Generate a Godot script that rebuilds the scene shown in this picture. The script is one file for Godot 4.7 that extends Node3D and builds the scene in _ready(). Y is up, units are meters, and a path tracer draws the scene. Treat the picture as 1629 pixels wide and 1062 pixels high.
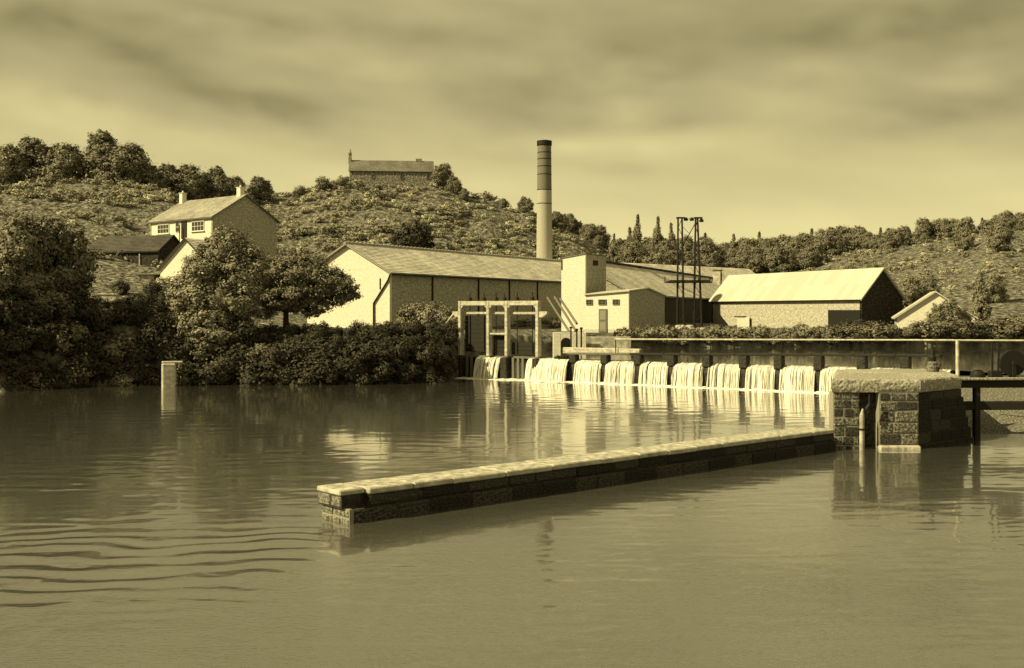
extends Node3D
# A paper mill by a weir: river in front, mill and houses on the far bank, chapel on the hill.
# x to the right, y up, depth d runs away from the camera (z = -d). Lower pool level is y = 0.

const UPPER := 1.4        # level of the pool above the weir
var M := {}
var used := {}
var proto := {}
var rng := RandomNumberGenerator.new()
var hill_noise := FastNoiseLite.new()

# ------------------------------------------------------------------ naming
func numbered(base: String) -> String:
	var n: int = used.get(base, 0)
	used[base] = n + 1
	return base if n == 0 else "%s_%03d" % [base, n]

func tag(o: Node, label: String, category: String, group := "", kind := "") -> Node:
	if label: o.set_meta("label", label)
	if category: o.set_meta("category", category)
	if group: o.set_meta("group", group)
	if kind: o.set_meta("kind", kind)
	return o

func wp(x: float, y: float, d: float) -> Vector3:
	return Vector3(x, y, -d)

# thing whose local x runs along (ux, ud) on the ground, local z to the right of... z = x cross up
func thing(called: String, label: String, category: String, at := Vector3.ZERO, ux := 1.0, ud := 0.0, group := "") -> Node3D:
	var o := Node3D.new()
	o.name = numbered(called)
	add_child(o)
	var u := Vector3(ux, 0, -ud).normalized()
	o.transform = Transform3D(Basis(u, Vector3.UP, u.cross(Vector3.UP)), at)
	tag(o, label, category, group)
	return o

func mk() -> SurfaceTool:
	var st := SurfaceTool.new()
	st.begin(Mesh.PRIMITIVE_TRIANGLES)
	return st

func put(st: SurfaceTool, called: String, m: Material, parent: Node = self) -> MeshInstance3D:
	var o := MeshInstance3D.new()
	o.name = numbered(called) if parent == self else called
	o.mesh = st.commit()
	o.material_override = m
	parent.add_child(o, true)
	return o

func piece(mesh: Mesh, called: String, m: Material, parent: Node, xf: Transform3D) -> MeshInstance3D:
	var o := MeshInstance3D.new()
	o.name = called
	o.mesh = mesh
	o.material_override = m
	parent.add_child(o, true)
	o.transform = xf
	return o

func structure(st: SurfaceTool, called: String, m: Material) -> MeshInstance3D:
	var o := put(st, called, m)
	o.set_meta("kind", "structure")
	return o

# ------------------------------------------------------------------ mesh helpers
func tri(st: SurfaceTool, a: Vector3, b: Vector3, c: Vector3, out: Vector3) -> void:
	var n := (c - a).cross(b - a)
	if n.length_squared() < 1e-14: return
	n = n.normalized()
	if n.dot(out) < 0.0:
		var t := b
		b = c
		c = t
		n = -n
	for p in [a, b, c]:
		st.set_normal(n)
		st.set_uv(Vector2(p.x + p.z, p.y))
		st.add_vertex(p)

func quad(st: SurfaceTool, a: Vector3, b: Vector3, c: Vector3, d: Vector3, out: Vector3) -> void:
	tri(st, a, b, c, out)
	tri(st, a, c, d, out)

# a box with chamfered edges, centre c
func bx(st: SurfaceTool, c: Vector3, size: Vector3, bevel := 0.0, b := Basis.IDENTITY) -> void:
	var h := size * 0.5
	var e: float = min(bevel, min(h.x, min(h.y, h.z)) * 0.45)
	var f := func(x: float, y: float, z: float) -> Vector3: return c + b * Vector3(x, y, z)
	for s in [-1.0, 1.0]:
		quad(st, f.call(s * h.x, -h.y + e, -h.z + e), f.call(s * h.x, h.y - e, -h.z + e), f.call(s * h.x, h.y - e, h.z - e), f.call(s * h.x, -h.y + e, h.z - e), b.x * s)
		quad(st, f.call(-h.x + e, s * h.y, -h.z + e), f.call(h.x - e, s * h.y, -h.z + e), f.call(h.x - e, s * h.y, h.z - e), f.call(-h.x + e, s * h.y, h.z - e), b.y * s)
		quad(st, f.call(-h.x + e, -h.y + e, s * h.z), f.call(h.x - e, -h.y + e, s * h.z), f.call(h.x - e, h.y - e, s * h.z), f.call(-h.x + e, h.y - e, s * h.z), b.z * s)
	if e <= 0.0: return
	for s in [-1.0, 1.0]:
		for t in [-1.0, 1.0]:
			quad(st, f.call(s * h.x, t * (h.y - e), -h.z + e), f.call(s * h.x, t * (h.y - e), h.z - e), f.call(s * (h.x - e), t * h.y, h.z - e), f.call(s * (h.x - e), t * h.y, -h.z + e), b.x * s + b.y * t)
			quad(st, f.call(s * h.x, -h.y + e, t * (h.z - e)), f.call(s * h.x, h.y - e, t * (h.z - e)), f.call(s * (h.x - e), h.y - e, t * h.z), f.call(s * (h.x - e), -h.y + e, t * h.z), b.x * s + b.z * t)
			quad(st, f.call(-h.x + e, s * h.y, t * (h.z - e)), f.call(h.x - e, s * h.y, t * (h.z - e)), f.call(h.x - e, s * (h.y - e), t * h.z), f.call(-h.x + e, s * (h.y - e), t * h.z), b.y * s + b.z * t)
			for q in [-1.0, 1.0]:
				tri(st, f.call(s * h.x, t * (h.y - e), q * (h.z - e)), f.call(s * (h.x - e), t * h.y, q * (h.z - e)), f.call(s * (h.x - e), t * (h.y - e), q * h.z), b.x * s + b.y * t + b.z * q)

# tapered tube between two points, closed at the ends
func tube(st: SurfaceTool, a: Vector3, b: Vector3, ra: float, rb: float, n := 8) -> void:
	var y := (b - a).normalized()
	var x := y.cross(Vector3.RIGHT if absf(y.x) < 0.8 else Vector3.FORWARD).normalized()
	var z := x.cross(y)
	for i in n:
		var t0 := TAU * i / n
		var t1 := TAU * (i + 1) / n
		var d0 := x * cos(t0) + z * sin(t0)
		var d1 := x * cos(t1) + z * sin(t1)
		var vs := [a + d0 * ra, b + d0 * rb, b + d1 * rb, a + d1 * ra]
		var ns := [d0, d0, d1, d1]
		var order := [0, 1, 2, 0, 2, 3]
		if (vs[2] - vs[0]).cross(vs[1] - vs[0]).dot(d0) < 0.0: order = [0, 2, 1, 0, 3, 2]
		for k in order:
			st.set_normal(ns[k])
			st.set_uv(Vector2(float(i) / n, 0))
			st.add_vertex(vs[k])
		tri(st, a, a + d0 * ra, a + d1 * ra, -y)
		tri(st, b, b + d0 * rb, b + d1 * rb, y)

# profile of [radius, height] turned round the y axis
func lathe(st: SurfaceTool, c: Vector3, prof: Array, n := 20) -> void:
	for k in prof.size() - 1:
		var r0: float = prof[k][0]
		var r1: float = prof[k + 1][0]
		var y0: float = prof[k][1]
		var y1: float = prof[k + 1][1]
		var sl := Vector2(y1 - y0, r0 - r1).normalized()
		for i in n:
			var t0 := TAU * i / n
			var t1 := TAU * (i + 1) / n
			var e0 := Vector3(cos(t0), 0, sin(t0))
			var e1 := Vector3(cos(t1), 0, sin(t1))
			var vs := [c + e0 * r0 + Vector3.UP * y0, c + e0 * r1 + Vector3.UP * y1, c + e1 * r1 + Vector3.UP * y1, c + e1 * r0 + Vector3.UP * y0]
			var ns := [e0 * sl.x + Vector3.UP * sl.y, e0 * sl.x + Vector3.UP * sl.y, e1 * sl.x + Vector3.UP * sl.y, e1 * sl.x + Vector3.UP * sl.y]
			var order := [0, 1, 2, 0, 2, 3]
			if (vs[2] - vs[0]).cross(vs[1] - vs[0]).dot(ns[0]) < 0.0: order = [0, 2, 1, 0, 3, 2]
			for q in order:
				st.set_normal(ns[q].normalized())
				st.set_uv(Vector2(t0, y0))
				st.add_vertex(vs[q])

# a polygon in the x-y plane (z = z0 .. z1) or, with across, in the z-y plane
func slab_poly(st: SurfaceTool, pts: Array, w0: float, w1: float, along_x: bool) -> void:
	var f := func(p: Vector2, w: float) -> Vector3: return Vector3(w, p.y, p.x) if along_x else Vector3(p.x, p.y, w)
	var mid := Vector2.ZERO
	for p in pts: mid += p
	mid /= pts.size()
	var ax := Vector3.RIGHT if along_x else Vector3.BACK
	for i in pts.size():
		var a: Vector2 = pts[i]
		var b: Vector2 = pts[(i + 1) % pts.size()]
		tri(st, f.call(mid, w0), f.call(a, w0), f.call(b, w0), ax * -signf(w1 - w0))
		tri(st, f.call(mid, w1), f.call(a, w1), f.call(b, w1), ax * signf(w1 - w0))
		var o: Vector3 = f.call((a + b) * 0.5 - mid, 0.0)
		quad(st, f.call(a, w0), f.call(b, w0), f.call(b, w1), f.call(a, w1), o)

# ------------------------------------------------------------------ materials
func lin(r: float, g: float, b: float) -> Color:
	return Color(r, g, b).linear_to_srgb()

func noise_tex(freq: float, lo: float, hi: float, sd: int, kind := FastNoiseLite.TYPE_SIMPLEX_SMOOTH, size := 512, oct := 5) -> NoiseTexture2D:
	var n := FastNoiseLite.new()
	n.noise_type = kind
	n.seed = sd
	n.frequency = freq
	n.fractal_octaves = oct
	var t := NoiseTexture2D.new()
	t.width = size
	t.height = size
	t.seamless = true
	t.noise = n
	var g := Gradient.new()
	g.set_color(0, Color(lo, lo, lo * 0.98))
	g.set_color(1, Color(hi, hi, hi * 0.98))
	t.color_ramp = g
	return t

func bump_tex(freq: float, strength: float, sd: int, size := 512, oct := 4) -> NoiseTexture2D:
	var n := FastNoiseLite.new()
	n.seed = sd
	n.frequency = freq
	n.fractal_octaves = oct
	var t := NoiseTexture2D.new()
	t.width = size
	t.height = size
	t.seamless = true
	t.as_normal_map = true
	t.bump_strength = strength
	t.noise = n
	return t

func mat(r: float, g: float, b: float, rough := 0.9, tex: Texture2D = null, scale := 0.25, bump: Texture2D = null, bump_scale := 0.6) -> StandardMaterial3D:
	var m := StandardMaterial3D.new()
	m.albedo_color = lin(r, lerpf(g, r, 0.35), lerpf(b, r, 0.6))
	m.roughness = rough
	m.metallic_specular = 0.3
	if tex or bump:
		m.uv1_triplanar = true
		m.uv1_world_triplanar = true
		m.uv1_scale = Vector3(scale, scale, scale)
	if tex: m.albedo_texture = tex
	if bump:
		m.normal_enabled = true
		m.normal_texture = bump
		m.normal_scale = bump_scale
	return m

func materials() -> void:
	var mottled := noise_tex(0.012, 0.55, 1.0, 3)
	var coarse := noise_tex(0.02, 0.25, 1.0, 7)
	var fine := noise_tex(0.06, 0.5, 1.0, 11)
	var stain := noise_tex(0.02, 0.84, 1.0, 5, FastNoiseLite.TYPE_SIMPLEX_SMOOTH, 1024, 7)
	var plaster := noise_tex(0.02, 0.55, 1.0, 8, FastNoiseLite.TYPE_SIMPLEX_SMOOTH, 1024, 7)
	var rough_b := bump_tex(0.04, 6.0, 21)
	var speck := noise_tex(0.15, 0.35, 1.0, 17, FastNoiseLite.TYPE_CELLULAR)
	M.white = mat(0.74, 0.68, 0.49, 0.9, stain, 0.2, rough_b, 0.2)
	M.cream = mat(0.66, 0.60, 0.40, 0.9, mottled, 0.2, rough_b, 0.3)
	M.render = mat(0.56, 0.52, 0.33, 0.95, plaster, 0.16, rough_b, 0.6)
	M.barn = mat(0.62, 0.56, 0.37, 0.9, plaster, 0.14, rough_b, 0.3)
	M.slate = mat(0.29, 0.265, 0.175, 0.75, fine, 0.35, rough_b, 0.5)
	M.slate_pale = mat(0.54, 0.49, 0.325, 0.75, fine, 0.3, rough_b, 0.5)
	M.sheet = mat(0.55, 0.50, 0.34, 0.6, stain, 0.12, rough_b, 0.15)
	M.dark_roof = mat(0.065, 0.057, 0.034, 0.85, fine, 0.5)
	M.sheets = []
	for v in [0.53, 0.49, 0.56]: M.sheets.append(mat(v, v * 0.915, v * 0.62, 0.6, stain, 0.3))
	M.chapel_stone = mat(0.58, 0.52, 0.34, 0.95, coarse, 0.25, rough_b, 0.6)
	M.chapel_roof = mat(0.15, 0.135, 0.08, 0.8, fine, 0.3)
	M.stone = []
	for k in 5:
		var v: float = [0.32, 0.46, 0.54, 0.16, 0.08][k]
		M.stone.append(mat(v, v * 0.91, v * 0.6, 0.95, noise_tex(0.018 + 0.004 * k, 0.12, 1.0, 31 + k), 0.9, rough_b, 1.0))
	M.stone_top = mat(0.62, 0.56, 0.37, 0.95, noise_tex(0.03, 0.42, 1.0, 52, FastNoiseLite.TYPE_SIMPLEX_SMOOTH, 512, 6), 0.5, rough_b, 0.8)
	M.mortar = mat(0.44, 0.40, 0.26, 1.0, fine, 1.0)
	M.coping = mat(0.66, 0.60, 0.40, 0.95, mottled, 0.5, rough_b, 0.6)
	M.wet_and_shade_stone = mat(0.075, 0.066, 0.036, 0.6, coarse, 0.6, rough_b, 0.9)  # wet masonry; also colours the shade in the groyne notch
	M.concrete = mat(0.70, 0.64, 0.43, 0.9, mottled, 0.5, rough_b, 0.4)
	M.dark_wood = mat(0.05, 0.042, 0.024, 0.85, fine, 1.2)
	M.grey_wood = mat(0.26, 0.235, 0.145, 0.9, fine, 1.2)
	M.iron = mat(0.03, 0.026, 0.016, 0.6, fine, 1.5)
	M.glass = mat(0.03, 0.028, 0.018, 0.15)
	M.glass.metallic_specular = 0.5
	M.dark_and_shade_wall = mat(0.085, 0.07, 0.038, 0.95, coarse, 0.3)  # dark sheds' own walls; on weaving shed and barn gable, painted shade
	M.brick_pale = mat(0.66, 0.60, 0.40, 0.9, fine, 0.4, rough_b, 0.3)
	M.soot = mat(0.27, 0.24, 0.145, 0.95, plaster, 0.4)
	M.bark = mat(0.07, 0.06, 0.034, 1.0, fine, 1.0)
	M.tiles = StandardMaterial3D.new()
	M.tiles.vertex_color_use_as_albedo = true
	M.tiles.roughness = 0.8
	M.tiles.metallic_specular = 0.3
	M.leaf = StandardMaterial3D.new()
	M.leaf.vertex_color_use_as_albedo = true
	M.leaf.roughness = 0.7
	M.leaf.metallic_specular = 0.25
	M.leaf.backlight_enabled = true
	M.leaf.backlight = Color(0.22, 0.21, 0.15)
	M.grass = mat(0.44, 0.40, 0.23, 1.0, noise_tex(0.03, 0.15, 1.0, 41, FastNoiseLite.TYPE_SIMPLEX_SMOOTH, 1024, 6), 0.025, bump_tex(0.08, 10.0, 43), 1.0)
	M.water = StandardMaterial3D.new()
	M.water.albedo_color = lin(0.078, 0.074, 0.062)
	M.water.roughness = 0.02
	M.water.metallic_specular = 1.0
	M.water.clearcoat_enabled = true
	M.water.clearcoat = 1.0
	M.water.clearcoat_roughness = 0.06
	M.water.normal_enabled = true
	M.water.normal_texture = bump_tex(0.02, 6.0, 61, 1024, 4)
	M.water.normal_scale = 0.6
	M.water.uv1_triplanar = true
	M.water.uv1_world_triplanar = true
	M.water.uv1_scale = Vector3(0.22, 0.22, 0.5)
	M.foam = mat(0.86, 0.79, 0.55, 0.8)
	M.fall = []
	for v in [0.84, 0.70, 0.48]:
		M.fall.append(mat(v, v * 0.92, v * 0.64, 0.45))

# ------------------------------------------------------------------ terrain
const COLS := [-1200.0, -300.0, 40.0, 150.0, 250.0, 340.0, 440.0, 560.0, 690.0, 760.0, 830.0, 900.0, 1000.0, 1200.0, 1400.0, 1500.0, 1600.0, 1900.0, 2800.0]
const SHORE := [50.0, 56.0, 64.0, 66.5, 68.0, 68.0, 68.0, 68.0, 70.0, 78.0, 84.0, 88.0, 92.0, 95.0, 97.0, 98.0, 99.0, 100.0, 110.0]
const DEEP := [90.0, 110.0, 125.0, 145.0, 180.0, 210.0, 260.0, 400.0, 900.0]
const HEIGHT := [
	[6.0, 8.0, 11.0, 15.0, 24.0, 26.0, 24.0, 20.0, 20.0],
	[5.5, 8.0, 11.0, 15.5, 24.5, 26.0, 24.0, 20.0, 20.0],
	[5.0, 7.5, 10.5, 15.0, 25.0, 26.0, 24.0, 20.0, 20.0],
	[4.6, 7.2, 10.0, 14.0, 25.2, 26.0, 24.0, 20.0, 20.0],
	[4.2, 6.9, 9.2, 11.5, 24.0, 26.2, 25.0, 20.0, 20.0],
	[3.2, 6.2, 8.0, 10.8, 21.0, 26.2, 25.0, 20.0, 20.0],
	[2.9, 4.5, 6.5, 9.5, 18.5, 26.6, 26.0, 20.0, 20.0],
	[2.9, 3.2, 5.0, 8.6, 19.5, 28.6, 27.0, 20.0, 20.0],
	[2.9, 3.0, 5.0, 8.6, 19.0, 28.3, 27.0, 20.0, 20.0],
	[2.8, 2.9, 4.6, 8.0, 17.0, 26.3, 26.0, 20.0, 20.0],
	[2.7, 2.8, 4.0, 7.0, 15.0, 23.6, 24.5, 20.0, 20.0],
	[2.5, 2.6, 3.4, 5.6, 12.0, 20.0, 22.0, 20.0, 20.0],
	[2.4, 2.5, 2.8, 3.6, 7.0, 13.0, 17.0, 20.0, 22.0],
	[2.3, 2.4, 2.5, 2.7, 4.2, 7.5, 13.5, 22.0, 24.0],
	[2.3, 2.4, 2.5, 3.2, 7.0, 11.5, 18.5, 25.0, 26.0],
	[2.3, 2.6, 3.2, 4.6, 9.4, 14.5, 21.0, 27.0, 28.0],
	[2.3, 2.9, 4.0, 6.0, 11.5, 17.0, 23.6, 29.0, 30.0],
	[2.3, 3.4, 5.0, 8.0, 14.0, 20.0, 27.0, 32.0, 32.0],
	[2.5, 4.0, 6.0, 10.0, 17.0, 24.0, 31.0, 36.0, 36.0]]

func span(list: Array, v: float) -> Vector2:
	var i := 0
	while i < list.size() - 2 and v > list[i + 1]: i += 1
	return Vector2(i, clampf((v - list[i]) / (list[i + 1] - list[i]), 0.0, 1.0))

func ground(x: float, d: float) -> float:
	var px := 814.5 + 1750.0 * x / maxf(d, 1.0)
	var c := span(COLS, px)
	var i := int(c.x)
	var fx := c.y * c.y * (3.0 - 2.0 * c.y)
	var shore: float = lerpf(SHORE[i], SHORE[i + 1], c.y)
	var r := span(DEEP, d)
	var j := int(r.x)
	var h0: float = lerpf(HEIGHT[i][j], HEIGHT[i][j + 1], r.y)
	var h1: float = lerpf(HEIGHT[i + 1][j], HEIGHT[i + 1][j + 1], r.y)
	var top := lerpf(h0, h1, fx)
	var level := 0.0 if px < 735.0 else UPPER
	var e := d - shore
	if e < 0.0: return maxf(level - 0.5 + e * 0.5, -1.6) if e > -0.4 else -1.6
	var rise := 3.0 if px < 735.0 else 2.0
	var low := level - 0.3
	var y := lerpf(low, top, 1.0 - pow(1.0 - clampf(e / rise, 0.0, 1.0), 2.0))
	var bump := hill_noise.get_noise_2d(x, d) * clampf((d - 120.0) / 40.0, 0.0, 1.0) * 1.1
	return y + bump

func build_terrain() -> void:
	var nt := 200
	var ds := []
	var d := 40.0
	while d < 62.0: ds.append(d); d += 4.0
	while d < 102.0: ds.append(d); d += 0.7
	while d < 260.0: ds.append(d); d += 2.2
	while d < 1600.0: ds.append(d); d *= 1.07
	var vs := PackedVector3Array()
	var idx := PackedInt32Array()
	for r in ds.size():
		for c in nt + 1:
			var t := lerpf(-1.1, 1.1, float(c) / nt)
			t = t * (0.55 + 0.45 * absf(t))
			var x: float = t * ds[r]
			vs.append(Vector3(x, ground(x, ds[r]), -ds[r]))
	for r in ds.size() - 1:
		for c in nt:
			var a := r * (nt + 1) + c
			idx.append_array([a, a + nt + 1, a + nt + 2, a, a + nt + 2, a + 1])
	grid_mesh(vs, idx, "ground", M.grass)
	# the bed of the river, wide, under everything near
	var st := mk()
	quad(st, Vector3(-900, -1.7, 60), Vector3(900, -1.7, 60), Vector3(900, -1.7, -1600), Vector3(-900, -1.7, -1600), Vector3.UP)
	structure(st, "river_bed", M.wet_and_shade_stone)

func grid_mesh(vs: PackedVector3Array, idx: PackedInt32Array, called: String, m: Material) -> MeshInstance3D:
	var ns := PackedVector3Array()
	ns.resize(vs.size())
	for k in range(0, idx.size(), 3):
		var a := vs[idx[k]]
		var n := (vs[idx[k + 2]] - a).cross(vs[idx[k + 1]] - a)
		for q in 3: ns[idx[k + q]] += n
	for k in ns.size(): ns[k] = ns[k].normalized()
	var arr := []
	arr.resize(Mesh.ARRAY_MAX)
	arr[Mesh.ARRAY_VERTEX] = vs
	arr[Mesh.ARRAY_NORMAL] = ns
	arr[Mesh.ARRAY_INDEX] = idx
	var am := ArrayMesh.new()
	am.add_surface_from_arrays(Mesh.PRIMITIVE_TRIANGLES, arr)
	var o := MeshInstance3D.new()
	o.name = numbered(called)
	o.mesh = am
	o.material_override = m
	add_child(o)
	o.set_meta("kind", "structure")
	return o

func build_water() -> void:
	var n1 := FastNoiseLite.new()
	n1.seed = 5
	n1.frequency = 0.55
	n1.fractal_octaves = 3
	var n2 := FastNoiseLite.new()
	n2.seed = 9
	n2.frequency = 0.09
	var nt := 420
	var nr := 620
	var vs := PackedVector3Array()
	var idx := PackedInt32Array()
	for r in nr + 1:
		var d := 5.0 * pow(82.0 / 5.0, float(r) / nr)
		for c in nt + 1:
			var x := lerpf(-0.8, 0.8, float(c) / nt) * d
			var amp := 0.55 + 0.8 * n2.get_noise_2d(x, d * 1.6)
			var y := (n1.get_noise_2d(x * 0.6, d * 1.9) * 0.009 + n1.get_noise_2d(x * 1.7 + 90.0, d * 3.6) * lerpf(0.009, 0.0045, clampf((d - 14.0) / 25.0, 0.0, 1.0))) * (amp + 1.6 * clampf((d - 44.0) / 16.0, 0.0, 1.0) * clampf((x + 6.0) / 4.0, 0.0, 1.0))
			# a train of swells running out from the end of the groyne
			var off := d - (20.9 + (x + 3.7) * 0.36 + sin(x * 0.5) * 0.25)
			var zone := exp(-pow(off / 2.6, 2.0)) * clampf((-3.2 - x) / 0.8, 0.0, 1.0)
			zone *= clampf(0.75 + 0.9 * n2.get_noise_2d(x * 2.0 + 40.0, d * 2.0), 0.1, 1.3)
			y += zone * 0.017 * sin((d - x * 0.1 * (1.0 + 0.05 * off) + n1.get_noise_2d(x * 0.35, d * 0.35) * 0.8) * 7.6)
			vs.append(Vector3(x, y, -d))
	for r in nr:
		for c in nt:
			var a := r * (nt + 1) + c
			idx.append_array([a, a + nt + 1, a + nt + 2, a, a + nt + 2, a + 1])
	grid_mesh(vs, idx, "river_water", M.water)
	var st := mk()
	var pts := [wp(-5.5, UPPER, 77.5), wp(-2.86, UPPER, 75.5), wp(23.6, UPPER, 57.4), wp(26.5, UPPER, 47.5), wp(70, UPPER, 47), wp(110, UPPER, 120), wp(-6, UPPER, 112)]
	for k in range(0, 4): tri(st, pts[5], pts[k], pts[k + 1], Vector3.UP)
	tri(st, pts[5], pts[6], pts[0], Vector3.UP)
	structure(st, "millpond_water", M.water)

# ------------------------------------------------------------------ vegetation
func leaf_crown(st: SurfaceTool, sd: int, centre: Vector3, rad: Vector3, clumps: int, each: int, leaf: float, tone: Vector3, spread := 0.3, hollow := 0.45) -> void:
	var g := RandomNumberGenerator.new()
	g.seed = sd
	for k in clumps:
		var v := Vector3(g.randfn(), g.randfn(), g.randfn()).normalized()
		v *= pow(g.randf_range(hollow * hollow, 1.0), 0.5)
		var cc := centre + v * rad
		var cr := rad * spread * g.randf_range(0.6, 1.3)
		var ct := g.randf_range(0.72, 1.25)
		for q in each:
			var w := Vector3(g.randfn(), g.randfn(), g.randfn()) * 0.5
			var p := cc + w * cr
			# leaves turn their faces outwards from the clump and the crown, with scatter
			var nn := (w.normalized() * 0.7 + v * 0.8 + Vector3(g.randfn() * 0.4, g.randfn() * 0.4 + 0.35, g.randfn() * 0.4)).normalized()
			var a := nn.cross(Vector3(g.randfn(), g.randfn(), g.randfn())).normalized()
			var b := a.cross(nn).normalized()
			var s := leaf * g.randf_range(0.6, 1.3)
			var t := ct * g.randf_range(0.75, 1.3)
			st.set_color(Color(tone.x * t, lerpf(tone.y, tone.x, 0.25) * t, lerpf(tone.z, tone.x, 0.45) * t))
			var q0 := p - a * s
			var q1 := p + b * s * 0.55 + nn * s * 0.15
			var q2 := p + a * s
			var q3 := p - b * s * 0.55 + nn * s * 0.15
			for z in [q0, q2, q1, q0, q3, q2]:
				st.set_normal(nn)
				st.add_vertex(z)

func branches(st: SurfaceTool, sd: int, base: Vector3, fork: Vector3, r: float, ends: Array) -> void:
	tube(st, base - Vector3(0, 0.25, 0), fork, r * 1.25, r * 0.8, 9)
	var g := RandomNumberGenerator.new()
	g.seed = sd
	for e in ends:
		var mid: Vector3 = fork.lerp(e, 0.5) + Vector3(g.randf_range(-0.2, 0.2), g.randf_range(0.0, 0.3), g.randf_range(-0.2, 0.2))
		tube(st, fork - Vector3(0, 0.1, 0), mid, r * 0.55, r * 0.35, 6)
		tube(st, mid, e, r * 0.35, r * 0.1, 5)

# a prototype plant: Node3D > trunk, crown. lobes: [centre, radii, clumps, leaves each]
func make_plant(called: String, sd: int, trunk_r: float, fork_h: float, lobes: Array, leaf: float, tone: Vector3, spread := 0.32, hollow := 0.45) -> Node3D:
	var o := Node3D.new()
	o.name = called
	var st := mk()
	var ends := []
	for l in lobes:
		ends.append(l[0] + Vector3(0, l[1].y * 0.4, 0))
		ends.append(l[0] + Vector3(l[1].x * 0.5, 0, l[1].z * 0.3))
		ends.append(l[0] + Vector3(-l[1].x * 0.5, 0.1, -l[1].z * 0.3))
	branches(st, sd, Vector3.ZERO, Vector3(0, fork_h, 0), trunk_r, ends)
	var tr := put(st, "trunk", M.bark, o)
	var sc := mk()
	for k in lobes.size():
		leaf_crown(sc, sd * 17 + k, lobes[k][0], lobes[k][1], lobes[k][2], lobes[k][3], leaf, tone, spread, hollow)
	put(sc, "crown", M.leaf, o)
	return o

func plant(p: Node3D, called: String, label: String, category: String, at: Vector3, scale: Vector3, turn: float, group := "") -> Node3D:
	var o: Node3D = p.duplicate()
	o.name = numbered(called)
	add_child(o)
	o.transform = Transform3D(Basis(Vector3.UP, turn).scaled_local(scale), at)
	tag(o, label, category, group)
	return o

func on_ground(px: float, d: float) -> Vector3:
	var x := (px - 814.5) * d / 1750.0
	return Vector3(x, ground(x, d), -d)

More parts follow.
